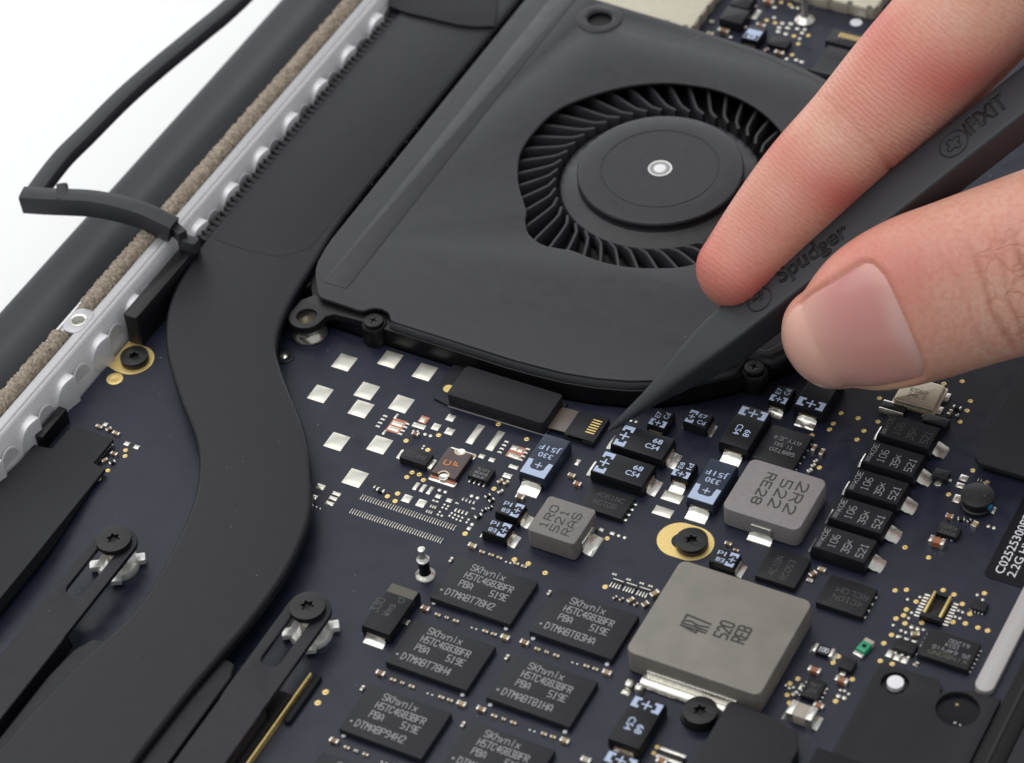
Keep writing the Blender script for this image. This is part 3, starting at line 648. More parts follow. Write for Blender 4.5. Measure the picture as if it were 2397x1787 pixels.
t = t68('B5', 282, 1350, -90, 'black capacitor with blue plus mark left of the lower black screw', 0, (.5, 1.2)); mark(t, '68', .3, .3, 1.9, .85, 1.3, m='blue', bold=.016); mark(t, 'C54', -.35, -1.0, 1.9, .85, 1.9, m='blue', bold=.016)
t = t68('B5', 92, 1752, -90, 'black capacitor with blue plus mark cut off at the bottom edge', 0, (.5, 1.2))
# "330 J51F" parts
def t330(zn, x, y, label, gold_side=False):
    t = tant(zn, x, y, 1.9, 7.2, 3.7, 90, label, 'blue banded capacitors printed 330', ext=(1.5, .6), fw=.66, body='slate', k=1.15)
    u0, u1, v = -3.45, -.95, 1.65
    g = MB(); poly = [(u0, -v), (u0, v), (u1, v), (u1, v-.62), (u1-.35, v-.62), (u1-.55, .95), (-2.15, .95), (-2.45, .62), (-2.45, -.62), (-2.15, -.95), (u1-.55, -.95), (u1-.35, -v+.62), (u1, -v+.62), (u1, -v)]
    g.add([(a, b, 0) for a, b in poly], [tuple(reversed(range(len(poly))))])
    put('polarity_band', g.mesh('polarity_band', 'blue'), t, (0, 0, 1.912))
    g = MB(); a, b = .48, .075; pl = [(-a, -b), (-b, -b), (-b, -a), (b, -a), (b, -b), (a, -b), (a, b), (b, b), (b, a), (-b, a), (-b, b), (-a, b)]
    g.add([(-1.65+xx, yy, 0) for xx, yy in pl], [tuple(range(12))]); put('polarity_mark', g.mesh('polarity_mark', 'blue'), t, (0, 0, 1.912))
    mark(t, '330', .50, -.95, 1.9, .78, 1.85, m='blue', rot=90, bold=.008); mark(t, 'J51F', 1.72, -1.45, 1.9, .78, 2.8, m='blue', rot=90, bold=.006)
for zn, x, y, lab in (('A6', 643, 692, 'blue banded capacitor printed 330, right beside the fan connector'), ('B3', 612, 1203, 'blue banded capacitor printed 330, left of the pale 2R2 inductor')):
    t330(zn, x, y, lab)
# small "E7 Cd" parts
def tsm(zn, x, y, rot, label, l1, l2, tr=0, ext=(.9, .0), L=3.2, Wd=2.5, z=1.6, grp='small black capacitors with blue plus'):
    t = tant(zn, x, y, z, L, Wd, rot, label, grp, ext=ext, fw=.72, k=.9)
    bracket_print(t, z, -1.42, -.35, -1.08, 1.08, gap=.29)
    if tr == 0: mark(t, l1, -.1, .22, z, .62, 1.05, m='blue', bold=.006); mark(t, l2, .1, -.85, z, .66, 1.05, m='blue', bold=.006)
    else: mark(t, l1, 1.25, -.2, z, .6, 1.0, m='blue', rot=180, bold=.008); mark(t, l2, 1.2, .9, z, .62, 1.0, m='blue', rot=180, bold=.008)
    return t
tsm('A6', 1642, 365, 90, 'small black capacitor printed E7 Cd, right beside the tip of the tool', 'E7', 'Cd', ext=(.25, 0))
tsm('B3', 495, 660, 0, 'small black capacitor printed E7 Cd standing alone, its plus to the left', 'E7', 'Cd', ext=(.3, .45))
tsm('B3', 1210, 455, 90, 'small black capacitor printed E7 Cd just left of the thumb', 'E7', 'Cd', ext=(.9, 0))
tsm('B3', 372, 1095, 90, 'small black capacitor printed E8 with a big silver foot, left of the right 330 capacitor', 'E8', 'Id', ext=(1.1, 0), L=3.0, Wd=2.4)
tsm('A6', 350, 1140, 180, 'small black capacitor upside down print, upper of the pair left of the 1R0 inductor', 'E8', 'Id', ext=(.9, .0))
tsm('A6', 238, 1308, 180, 'small black capacitor upside down print, lower of the pair left of the 1R0 inductor', 'E8', 'Id', ext=(.9, .4))
tsm('B5', 915, 172, 180, 'small black capacitor wedged between gold ring and large inductor', 'E8', 'Id', ext=(.7, 0))
t = tant('D2', 470, 430, 1.7, 3.4, 2.7, 90, 'small blue printed capacitor at the top edge behind the fan', 'small black capacitors with blue plus', ext=(.35, .3), fw=.72)
MB().box((-.35, 0, 1.705), (2.1, 2.2, .012)).build('polarity_band', 'blue', t); bracket_print(t, 1.71, -1.3, -.4, -1.0, 1.0, m='tant')
# column of five "106 35" parts
kv = P('B4', 941, 1061, 2.0)
kl = ['farthest, just below the crystal can', 'second from the crystal can', 'the middle one', 'fourth from the crystal can', 'nearest, above a flat chip']
for k in range(5):
    t = thing('moulded_capacitor', 'capacitor printed 106 35 521 in the column of five, '+kl[k], 'capacitor', (kv.x, kv.y+10-5*k, 0), 0, 'black capacitors printed 106 35 521')
    key = ('kv',)
    if key not in _tm:
        b = MB(); L, Wd = 7.05, 4.3
        r = [(rrect(0, 0, L-.2, Wd-.2, .05, 1), .1), (rrect(0, 0, L, Wd, .08, 1), .85), (rrect(0, 0, L-.06, Wd-.06, .08, 1), .98), (rrect(.0, .0, L-.36, Wd-.42, .08, 1), 1.86), (rrect(0, 0, L-.5, Wd-.56, .08, 1), 2.0)]
        n = len(r[0][0]); vs = [(q[0], q[1], z) for o, z in r for q in o]
        fs = [(kk*n+i, kk*n+(i+1) % n, (kk+1)*n+(i+1) % n, (kk+1)*n+i) for kk in range(len(r)-1) for i in range(n)]+[tuple(reversed(range(n))), tuple(range((len(r)-1)*n, len(r)*n))]
        b.flat = [len(fs)-1]; _tm[key] = b.add(vs, fs).mesh('body', 'tant', 30)
        b = MB(); vs = []
        prf = [(-.3, .9), (.05, .62), (.35, .42), (.7, .3), (1.05, .16), (1.25, .03)]
        for j in range(7):
            a = -1+2*j/6; w = 1.15
            vs += [(x*(1-.10*a*a), a*w*(1 if i < 3 else .9), z*(1-.35*a*a)) for i, (x, z) in enumerate(prf)]
        b.add(vs, [(j*6+i, j*6+i+1, (j+1)*6+i+1, (j+1)*6+i) for j in range(6) for i in range(5)]); _tm['kvf'] = b.mesh('solder_foot', 'tin', 70)
    put('body', _tm[key], t)
    put('solder_foot', _tm['kvf'], t, (3.75, 0, 0)); MB().box((-3.62, .1, .35), (.2, 2.5, .6)).build('lead', 'tin', t)
    put('solder_foot', foot_mesh(2.4, .55, .7), t, (-3.6, 0, 0), math.pi)
    z = 2.0; mm = 'grey' if k else 'dim'
    MB().box((-2.72, -1.15, z+.008), (.55, .95, .012)).build('marking', 'dim', t)
    mark(t, 'KOE', -2.35, -.45, z, .62, 1.95, .075, mm, 90); mark(t, '106', -.85, -1.15, z, .85, 2.1, .075, mm, 90)
    mark(t, '35', .95, -1.3, z, .85, 1.35, .09, mm, 90); mark(t, 'K', .75, .25, z, .55, .5, .07, mm, 90); mark(t, '521', 2.75, -1.3, z, .85, 2.15, .09, mm, 90)
# olive banded "330" part by the clamp screw
t = tant('B2', 590, 655, 1.7, 7.4, 3.9, 90, 'black capacitor with olive band standing by the right clamp screw', 'capacitor by the clamp', ext=(.9, .3), fw=.62)
MB().box((2.85, 0, 1.705), (1.35, 3.55, .014)).build('polarity_band', 'olive', t)
mark(t, '330', -1.15, -.0+1.2, 1.7, 1.0, 2.1, .1, 'dim', 0) ; mark(t, 'Wms', -1.2, -.35, 1.7, .9, 1.9, .09, 'dim', 0); mark(t, 'd', 1.2, -.9, 1.7, .9, .7, .09, 'dim', 0)

# ------------------------------------------------------------------ inductors
def block(zn, corners, h):
    p = [P(zn, x, y, h) for x, y in corners]; c = sum(p, Vector())/4
    return c, ((p[1]-p[0]).length+(p[2]-p[3]).length)/2, ((p[3]-p[0]).length+(p[2]-p[1]).length)/2
def inductor(zn, corners, h, label, m, r, grp='grey moulded inductors'):
    c, lx, ly = block(zn, corners, h); t = thing('inductor', label, 'inductor', (c.x, c.y, 0), 0, grp)
    MB().rbox((0, 0), (lx, ly), .18, h, r, .12, 3).build('body', m, t); MB().box((0, 0, .1), (lx-.8, ly-.8, .2)).build('base', 'black', t)
    return t, lx, ly
t, lx, ly = inductor('A6', [(487, 1315), (897, 1458), (1083, 1163), (690, 1018)], 3.0, 'grey square inductor marked 1R0 521 RAS beside the small capacitor pair', 'ind', .5)
mark(t, '1R0', -1.15, -2.0, 3.0, .95, 3.7, .16, 'dark', 90); mark(t, '521', .35, -2.05, 3.0, 1.0, 3.6, .16, 'dark', 90); mark(t, 'RAS', 1.95, -2.05, 3.0, 1.05, 3.7, .16, 'dark', 90)
MB().rbox((lx/2+.1, 0), (.25, 2.9), .05, 1.7, .05, .05).build('terminal', 'tin', t); put('solder_foot', foot_mesh(3.2, 1.2, 1), t, (lx/2+.22, 0, 0)); MB().rbox((-lx/2-.1, 0), (.25, 2.9), .05, 1.7, .05, .05).build('terminal', 'tin', t)
t, lx, ly = inductor('B3', [(700, 1415), (1352, 1642), (1602, 1195), (950, 995)], 3.0, 'pale grey square inductor marked 2R2 522 RE28 beside the column of five', 'ind3', .9)
mark(t, '2R2', 2.0, 2.95, 3.0, 1.25, 5.2, .21, 'dark', -90); mark(t, '522', .0, 2.6, 3.0, 1.25, 4.6, .21, 'dark', -90); mark(t, 'RE28', -2.1, 2.9, 3.0, 1.1, 5.2, .21, 'dark', -90)
for s in (-1, 1):
    MB().rbox((.25, s*(ly/2+.12)), (2.6, .3), .05, 1.9, .05, .06).build('terminal', 'tin', t); put('solder_foot', foot_mesh(3.0, .9, 1), t, (.25, s*(ly/2+.25), 0), R(90*s))
t, lx, ly = inductor('B5', [(203, 838), (1168, 1178), (1540, 485), (592, 182)], 3.5, 'largest grey inductor with dark burned print, beside the memory chips', 'ind2', .95)
mark(t, '4R7', -1.0, -2.0, 3.5, 3.1, 2.1, .26, 'dark', 90); mark(t, '520', 1.55, -1.5, 3.5, 1.6, 2.4, .26, 'dark', 90); mark(t, 'REB', 3.6, -1.35, 3.5, 1.5, 2.4, .26, 'dark', 90)
for s in (-1, 1):
    MB().rbox((0, s*(ly/2+.12)), (11.2, .35), .05, 1.5, .05, .08).build('terminal', 'tin', t)
    o = MB().sweep([Vector((-5.9, 0, 0)), Vector((5.9, 0, 0))], [(.0, .0), (-1.35, .0), (-1.5, .22), (-1.3, .55), (-.9, .75), (-.4, .8), (0, .75)]).build('solder_foot', 'tin', t); o.location = (0, s*(ly/2+.25), 0); o.rotation_euler[2] = math.pi if s < 0 else 0
# pair of silver capped parts below it
for k, (x, y) in enumerate(((225, 1082), (297, 1108))):
    p = P('B5', x, y, .6); o = MB().rbox((0, 0), (.95, 1.15), .02, .95, .3, .3, 4).build('chip_capacitor', 'tin'); o.location = (p.x, p.y, 0)
    tag(o, ('left' if k == 0 else 'right')+' of two rounded silver parts above the blue marked capacitor', 'chip capacitor', 'rounded silver parts')
p = P('B5', 200, 1145, 0)-BX; put('solder_pad', PADS, board, p, 0, (1.0, .7, 2))
# round inductor marked 030
p = P('D3', 575, 925, 1.9); t = thing('inductor', 'round dark drum inductor marked 030 with a blue dab', 'inductor', (p.x, p.y, 0))
MB().lathe([(0, 1.9), (1.9, 1.9), (2.0, 1.84), (2.0, 1.55), (1.85, 1.45)], n=40).build('top_flange', 'ic', t)
MB().lathe([(1.85, 1.45), (1.8, .6), (2.0, .5), (2.0, .05)], n=40).build('winding', 'black', t)
MB().box((1.75, -.72, 1.2), (.62, .5, .6), R(-20)).build('paint_dab', 'bluepaint', t)
mark(t, '030', .55, .95, 1.9, .62, 1.75, .09, 'dark', 180+45); MB().lathe([(.2, 1.905), (0, 1.905)], (.85, .1, .01), 12).build('marking', 'dark', t); MB().lathe([(.17, 1.905), (0, 1.905)], (-1.15, -.45, .01), 12).build('marking', 'dark', t)

# ------------------------------------------------------------------ flat chips
def ic(zn, corners, h, label, marks=(), m='ic', grp='flat black chips', name='chip', pins=None, cat='chip'):
    c, lx, ly = block(zn, corners, h); t = thing(name, label, cat, (c.x, c.y, 0), 0, grp)
    MB().rbox((0, 0), (lx, ly), .05, h, .06, .07).build('body', m, t)
    for a in marks: mark(t, a[0], a[1], a[2], h, a[3], a[4], a[5], a[6], a[7])
    if pins:
        for side, k, w, ln in pins:
            for i in range(k):
                f = (i+.5)/k-.5
                if side in '+-': s = 1 if side == '+' else -1; q = (s*(lx/2+ln/2-.05), f*ly*.94); d = (ln, w)
                else: s = 1 if side == 'n' else -1; q = (f*lx*.94, s*(ly/2+ln/2-.05)); d = (w, ln)
                MB().rbox(q, d, .0, .22, .02, .06).build('lead', 'tin', t)
    return t, lx, ly
ic('B3', [(985, 1000), (1330, 1110), (1450, 815), (1110, 690)], .85, 'square black chip with upside down pale lettering above the 2R2 inductor', [('588720', 1.9, -.55, .55, 3.2, .06, 'grey', 180), ('TI 541', 1.2, .45, .55, 2.4, .06, 'grey', 180), ('AYYJE4', 1.9, 1.5, .62, 3.5, .06, 'grey', 180)], pins=[('+', 5, .2, .3)])
ic('A6', [(935, 1100), (1290, 1240), (1425, 1050), (1075, 925)], .8, 'flat black chip with faint print tucked under the lower 68 capacitor', [('40R1NC', -1.7, .35, .7, 3.6, .06, 'dim', 0), ('RCTOB', -1.5, -.9, .7, 2.9, .06, 'dim', 0)], pins=[('+', 4, .4, .5)])
ic('B6', [(350, 487), (690, 608), (780, 395), (455, 290)], .9, 'flat black chip with upside down print right of the large inductor', [('4C10N', 2.2, -.3, .75, 3.6, .07, 'dim', 180), ('RCLOM', 2.4, .9, .75, 3.8, .07, 'dim', 180)], pins=[('+', 4, .35, .25)])
ic('B5', [(1148, 292), (1418, 402), (1528, 180), (1232, 90)], .9, 'flat black chip at the far corner of the large inductor', [('4C10N', -.5, -1.6, .75, 3.0, .06, 'dim', 90), ('RC053', 1.1, -1.8, .75, 3.2, .06, 'dim', 90)])
ic('D6', [(1172, 832), (1430, 925), (1545, 772), (1292, 690)], .8, 'small square chip with pale lettering beside the brown fuse', [('JE90K', .9, -.62, .35, 1.7, .045, 'grey', 180), ('8VA38', .9, .0, .35, 1.7, .045, 'grey', 180), ('1Z17L', .9, .62, .35, 1.7, .045, 'grey', 180)], pins=[('s', 4, .24, .55)])
ic('D7', [(352, 722), (790, 870), (880, 640), (458, 500)], .9, 'black chip with rows of upside down tan lettering by the grey bar', [('WINBOND', 2.6, -.9, .55, 4.6, .09, 'olive', 180), ('25Q64FVIG', 2.6, -.1, .5, 4.4, .06, 'grey', 180), ('1514', 1.0, .7, .5, 1.6, .06, 'grey', 180), ('61200', 2.0, 1.4, .5, 2.4, .06, 'grey', 180)], pins=[('+', 6, .2, .3), ('-', 6, .2, .3)])
ic('D3', [(285, 1180), (430, 1235), (460, 1160), (322, 1110)], .8, 'small black chip below the round drum inductor', [('R243', .9, -.3, .5, 1.7, .06, 'dim', 180), ('40HT', .9, .55, .5, 1.7, .06, 'dim', 180)])
ic('B6', [(235, 1155), (355, 1200), (425, 1070), (300, 1025)], .8, 'small square black chip amid orange capacitors right of the large inductor', [('8H', -.5, .2, .6, 1.0, .07, 'dim', 0), ('ZR', -.5, -.7, .6, 1.0, .07, 'dim', 0)], pins=[('+', 4, .18, .4), ('-', 4, .18, .4)])
ic('B4', [(1335, 490), (1535, 560), (1565, 490), (1365, 420)], .9, 'small black diode between crystal can and farthest 106 capacitor', [('FV20', .7, 0, .35, 1.4, .04, 'dim', 180)], pins=[('s', 2, .3, .35)], name='diode', cat='diode')
ic('B4', [(1410, 960), (1530, 1005), (1580, 930), (1440, 900)], .9, 'small black transistor right of the column of five capacitors', [], pins=[('+', 1, .3, .5), ('s', 1, .4, .8)], name='transistor', cat='transistor')
ic('B6', [(510, 955), (610, 990), (640, 910), (545, 880)], .8, 'small black transistor below the green light part', [], pins=[('s', 1, .4, .6)], name='transistor', cat='transistor')
ic('B6', [(900, 815), (1050, 865), (1085, 790), (940, 740)], .7, 'small black transistor above three bright solder pads', [], pins=[('s', 3, .35, .4)], name='transistor', cat='transistor')
ic('B6', [(1455, 520), (1565, 565), (1590, 500), (1490, 465)], .6, 'tiny black chip right of the gold pinned connector', [], pins=[('s', 4, .18, .3)])
ic('D2', [(640, 560), (880, 630), (970, 520), (710, 455)], .8, 'small black chip just behind the fan edge', [])
ic('D2', [(30, 235), (300, 320), (410, 150), (130, 70)], 1.6, 'taller black chip behind the fan beside the beige shield', [])
ic('D2', [(170, 60), (390, 120), (500, -60), (280, -120)], 1.6, 'black chip cut by the top edge beside the beige shield', [])
# diode with laser bars and silver ends
t, lx, ly = ic('D6', [(302, 612), (642, 712), (742, 572), (390, 458)], 1.05, 'black diode with faint bar print and silver ends beside the brown fuse', [('IIII', -1.3, -.5, 1.1, 1.1, .06, 'dim', 0), ('AH8', .0, -.35, .7, 1.3, .06, 'dim', 0)], name='diode', cat='diode')
for s in (-1, 1): MB().rbox((s*(lx/2+.28), -.05), (.7, ly*.8), 0, .5, .05, .12).build('terminal', 'tin', t)
# brown fuse
c, lx, ly = block('D6', [(722, 782), (1015, 905), (1240, 575), (940, 478)], .85)
t = thing('fuse', 'brown flat fuse printed C F in orange with half round gold ends', 'fuse', (c.x, c.y, 0))
hw, hl = lx/2, ly/2
nt_ = lambda s: [(s*.62*math.cos(R(a)), s*(hl-.62*math.sin(R(a)))) for a in range(0, 181, 18)]
outl = [(-hw, -hl)]+[(-.6*math.cos(R(a)), -hl+.6*math.sin(R(a))) for a in range(0, 181, 18)]+[(hw, -hl), (hw, hl)]+[(.6*math.cos(R(a)), hl-.6*math.sin(R(a))) for a in range(0, 181, 18)]+[(-hw, hl)]
plate('body', 'fuse', [outl], .3, .85, .04, t)
for s in (-1, 1):
    ring = [(.78*math.cos(R(a)), s*(hl-.78*math.sin(R(a)))) for a in range(0, 181, 15)]+[(.6*math.cos(R(a)), s*(hl-.6*math.sin(R(a)))) for a in range(180, -1, -15)]
    plate('end_ring', 'lead', [ring], .84, .872, 0, t)
    MB().lathe([(.6, .15), (.6, .6), (0, .45)], (0, s*hl, 0), 20).build('solder_fill', 'tin', t)
    MB().rbox((0, s*(hl+.12)), (lx+.05, .5), .06, .36, .05, .05).build('terminal', 'copper', t)
    MB().rbox((0, s*(hl+.28)), (lx+.45, 1.0), .0, .2, .3, .12).build('solder_foot', 'tin', t)
mark(t, 'C', -.15, -.55, .87, .8, .75, .14, 'orange', 90); mark(t, 'F', .95, -.2, .87, .62, .55, .14, 'orange', 90)
# crystal can
c, lx, ly = block('B4', [(1085, 300), (1420, 410), (1530, 200), (1200, 95)], 1.1)
t = thing('crystal_can', 'beige stamped metal crystal can half hidden under the thumb', 'crystal', (c.x, c.y, 0))
MB().rbox((0, 0), (lx+.5, ly+.5), .1, .42, .25, .08).build('flange', 'can', t); MB().rbox((0, 0), (lx, ly), .4, 1.1, .35, .22, 3).build('lid', 'can', t)
mark(t, 'E562', -1.2, -.2, 1.1, .55, 2.2, .07, 'olive', -90+90); mark(t, '245.0', -1.2, -1.1, 1.1, .55, 2.2, .07, 'olive', 0)
for s in (-1, 1): MB().rbox((lx/2+.45, s*ly*.28), (.8, ly*.3), 0, .3, .05, .08).build('terminal', 'tin', t)
# silver topped bar by the crystal
p = P('B4', 1072, 385, .7); t = thing('chip_resistor', 'black sense resistor with a bright silver bar in front of the crystal can', 'chip resistor', (p.x, p.y, 0))
MB().rbox((0, .3), (3.2, 1.1), .03, .65, .05, .06).build('body', 'ic', t); MB().rbox((0, -.42), (3.2, .42), .0, .6, .06, .12).build('terminal', 'tin', t); MB().rbox((0, 1.0), (3.2, .4), .0, .5, .06, .1).build('terminal', 'tin', t)
# resistor printed 100
p = P('B5', 1625, 835, .6); t = thing('chip_resistor', 'black chip resistor printed 100 with silver ends beside the large inductor', 'chip resistor', (p.x, p.y, 0), 0, None)
MB().rbox((0, 0), (1.6, 1.25), .03, .6, .03, .04).build('body', 'ic', t); mark(t, '100', -.55, -.3, .6, .6, 1.1, .09, 'white')
for s in (-1, 1): MB().rbox((s*1.0, 0), (.42, 1.25), 0, .6, .04, .06).build('terminal', 'tin', t); put('solder_foot', foot_mesh(1.1, .4, .5), t, (s*1.2, 0, 0), 0 if s > 0 else math.pi)
# green light part
p = P('B6', 690, 815, .7); t = thing('indicator_light', 'green and white indicator light part beside the resistor printed 100', 'indicator light', (p.x, p.y, 0), R(78))
MB().rbox((0.1, 0), (1.5, 1.2), .05, .75, .05, .05).build('lens', 'green', t); MB().rbox((0.15, 0), (.5, .5), .7, .78, .05, .02).build('mark', 'sticker', t)
for s in (-1, 1): MB().rbox((s*1.05+.05, 0), (.6, 1.25), .0, .5 if s < 0 else .7, .06, .08).build('terminal', 'tin' if s < 0 else 'palecer', t)
# large silver ended capacitor
p = P('B5', 1470, 1270, 1.5); t = thing('chip_capacitor', 'big pale capacitor with wide silver ends at lower right', 'chip capacitor', (p.x, p.y, 0))
MB().rbox((0, 0), (1.5, 1.95), .05, 1.45, .04, .06).build('body', 'palecer', t)
for s in (-1, 1): MB().rbox((s*1.15, 0), (.85, 2.05), 0, 1.55, .1, .12).build('terminal', 'tin', t); put('solder_foot', foot_mesh(1.9, .6, .6), t, (s*1.55, 0, 0), 0 if s > 0 else math.pi)
# two grey strips at the bottom
p = P('D4', 610, 580, .6); t = thing('chip_resistor', 'striped grey part at the bottom edge above an orange capacitor', 'chip resistor', (p.x, p.y, 0))
for k in (-1, 0, 1): MB().rbox((0, k*.55), (3.2, .42 if k else .6), .02, .6, .05, .08).build('terminal' if k else 'body', 'tin' if k else 'ic', t)
# comb of tiny pins by the large inductor
for g0, lab in (((128, 375), 'left'), ((225, 405), 'middle'), ((320, 435), 'right')):
    p = P('B5', *g0); t = thing('resistor_array', '%s of three tiny resistor arrays in the comb beside the large inductor' % lab, 'resistor array', (p.x, p.y, 0), 0, 'comb of tiny resistor arrays')
    MB().rbox((0, .42), (1.5, .3), .02, .3, .02, .04).build('body', 'ic', t); MB().rbox((0, .75), (1.4, .12), .02, .26, .02, .03).build('terminal_bar', 'tin', t)
    for k in range(4): MB().rbox((-.55+k*.37, -.1), (.2, .85), 0, .22, .02, .06).build('lead', 'tin', t)
for x, y in ((118, 290), (220, 328), (315, 355), (378, 375)): pad('B5', x-8, y, .3, .3); pad('B5', x+10, y+5, .3, .3)
# fine pitch connector lower right
c, lx, ly = block('D7', [(425, 385), (530, 430), (600, 235), (510, 205)], 1.0)
t = thing('board_connector', 'small black connector with gold rails and two rows of silver pins at lower right', 'connector', (c.x, c.y, 0))
LX, LY = 2.6, 4.2
MB().rbox((0, -LY/2+.3), (LX, .6), .03, 1.0, .05, .06).build('housing', 'ic', t); MB().rbox((0, 0), (LX-.8, LY), .03, .35, .05, .04).build('floor', 'black', t); MB().rbox((0, LY/2-.2), (LX-.6, .4), .03, .9, .05, .06).build('housing', 'black', t)
for s in (-1, 1):
    MB().rbox((s*.95, .2), (.28, LY-.7), .3, 1.0, .03, .05).build('gold_rail', 'gold', t)
    for k in range(8): MB().rbox((s*(1.75), -LY/2+.35+k*.48), (.75, .26), 0, .3, .03, .08).build('pin', 'tin', t)
# power post
p = P('B2', 815, 440, 0); t = thing('standoff_post', 'slim silver stepped post standing left of the topmost memory chip', 'post', (p.x, p.y, 0))
MB().lathe([(1.25, 0), (1.25, .12), (1.1, .3), (.75, .45), (.72, .5)], n=28).build('base', 'tin', t)
MB().lathe([(.72, .45), (.66, .5), (.66, 2.6), (.72, 2.65)], n=28).build('shaft', 'fanside', t)
MB().lathe([(.72, 2.6), (.78, 2.7), (.78, 2.85), (.4, 3.1), (.36, 3.2), (.36, 4.3), (.44, 4.4), (.44, 4.6), (.2, 4.72), (0, 4.72)], n=28).build('tip', 'tin', t)
p = P('D2', 1130, 265, 0); t = thing('standoff_post', 'silver post with flared base at the top edge behind the fan', 'post', (p.x, p.y, 0))
MB().lathe([(1.45, 0), (1.45, .2), (1.1, .5), (.6, .8)], n=28).build('base', 'tin', t); MB().lathe([(.6, .7), (.5, 1), (.5, 4.5), (.6, 4.6), (.9, 5.0), (.9, 5.3), (0, 5.3)], n=28).build('shaft', 'tin', t)

# ------------------------------------------------------------------ shields and connector at the top
def shield(x1, y0, lab, w, h):
    t = thing('metal_shield', lab, 'metal shield', (x1-w/2, y0+h/2, 0), 0, 'beige metal shields')
    MB().rbox((0, 0), (w, h), .05, 2.0, .45, .1, 2).build('lid', 'shield', t)
    for k in range(12):
        xx = w/2-2.2-k*3.0
        if xx < -w/2+1: break
        MB().rbox((xx, -h/2-.06), (2.2, .2), .05, 1.85, .03, .04).build('side_tab', 'shield', t); MB().rbox((xx+1.4, -h/2+.25), (.8, .5), 1.9, 2.012, .02, .004, 1).build('fold_slit', 'olive', t)
    for k in range(4): MB().rbox((w/2+.06, -h/2+1.8+k*2.6), (.2, 1.7), .05, 1.85, .03, .04).build('side_tab', 'shield', t)
shield(-8.6, 71.9, 'beige metal shield at the top edge right behind the fan', 40, 24)
shield(14.0, 85.4, 'smaller beige metal shield at the top edge near the finger', 18, 20)
c, lx, ly = block('D2', [(1400, 540), (1760, 640), (1880, 440), (1500, 340)], .9)
t = thing('ribbon_connector', 'dark ribbon connector with a row of gold contacts beside the index finger', 'connector', (c.x+.9, c.y, 0))
MB().rbox((0, 0), (6.2, 3.2), .05, .9, .08, .08).build('housing', 'chip', t)
for k in range(7): MB().rbox((-1.6+k*.46, .4), (.24, 1.0), .88, .93, .02, .02).build('contact', 'gold', t)
q = P('D2', 1500, 780, 1.0); o = MB().sweep([Vector((0, 3.2, .3)), Vector((0, 2.2, 1.2)), Vector((0, 0, 1.4)), Vector((0, -3.5, 1.3)), Vector((0, -5, 2.2))], rrect(0, 0, 5.6, .5, .15, 2)).build('ribbon_cable', 'tape'); o.location = (q.x+1.0, q.y, 0)
tag(o, 'flat dark ribbon cable running from its connector towards the finger', 'cable')

# ================================================================== FAN
fan = thing('cooling_fan', 'black flat cooling fan with round inlet and curved blades', 'fan', FC)
def fl(pts): return [(x-FC.x, y-FC.y) for x, y in pts]
out = fan_outline()
k0 = next(i for i, q in enumerate(out) if abs(q[0]+16.9) < .01)
out[k0:k0+1] = [(-21.6, .75), (-21.2, 1.2), (-20.6, 1.75), (-19.6, 1.95), (-18.6, 1.72), (-18.0, 1.15), (-17.6, .6), (-16.9, .4)]
k0 = min(range(len(out)), key=lambda i: (out[i][0]-28.9)**2+(out[i][1]-10.5)**2)
nd_ = (Vector((28.5, 11.0))-FC.to_2d()).normalized(); tg = Vector((-nd_.y, nd_.x)); c_ = Vector((28.5, 11.0))+nd_*.35
out[k0:k0+1] = [tuple(c_+tg*a+nd_*b) for a, b in ((-2.5, -.75), (-1.9, -1.0), (-1.3, -1.6), (-.6, -2.05), (0, -2.2), (.7, -2.0), (1.35, -1.5), (1.9, -.95), (2.6, -.75))]
inl = [(-15.6,32.3),(-17.3,36.4),(-17.6,41.5),(-16.6,46.8),(-13.5,51.3),(-9.8,54.8),(-5.6,57.2),(-1.5,58.2),(2.2,58.4),(7,57.4),(11.8,54.9),(16,51),(18.6,46.5),(20,41),(20,36),(18.6,31),(16.4,27.2),(14.2,25.0),(12.2,23.4),(9.5,22.2),(7.3,21.4),(4.8,20.9),(2.4,20.8),(.2,21.0),(-1.7,21.25),(-3.6,21.0),(-5.4,20.8),(-6.9,21.1),(-8.6,22.0),(-9.7,23.3),(-10.4,24.5),(-10.8,25.6),(-12.3,27.6),(-14,29.7)]
inl = [tuple(v) for v in spline(inl, 4, True)]
hole = circ(-20.4, 66.9, 1.75, 24)
plate('cover', 'fan', [fl(out), fl(inl), fl(hole)], 3.42, 4.0, .22, fan, 3)
inner = [(x*1.016, y*1.016) for x, y in fl(fan_outline())]
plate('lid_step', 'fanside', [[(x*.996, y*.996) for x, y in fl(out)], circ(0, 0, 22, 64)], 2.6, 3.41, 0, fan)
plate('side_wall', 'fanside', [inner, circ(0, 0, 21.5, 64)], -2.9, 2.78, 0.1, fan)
MB().lathe([(22, .1), (0, .1)], n=64).build('floor', 'black', fan)
rimp = [Vector((x*(1-1.0/math.hypot(x, y)), y*(1-1.0/math.hypot(x, y)), 2.52)) for x, y in fl(out)[16:-1]]
MB().sweep(rimp, circ(0, 0, 1.5, 24)).build('rolled_rim', 'fan', fan, 60)
# long shallow step in the cover, and the boss round the hole
MB().rbox((-27.5-FC.x, 41.5-FC.y), (3.5, 76), 3.9, 4.06, .3, .05, 2).build('stiffening_rib', 'fan', fan)
plate('boss', 'fan', [circ(-20.4-FC.x, 66.9-FC.y, 3.3, 32), circ(-20.4-FC.x, 66.9-FC.y, 1.9, 24)], 3.8, 4.12, .2, fan, 3)
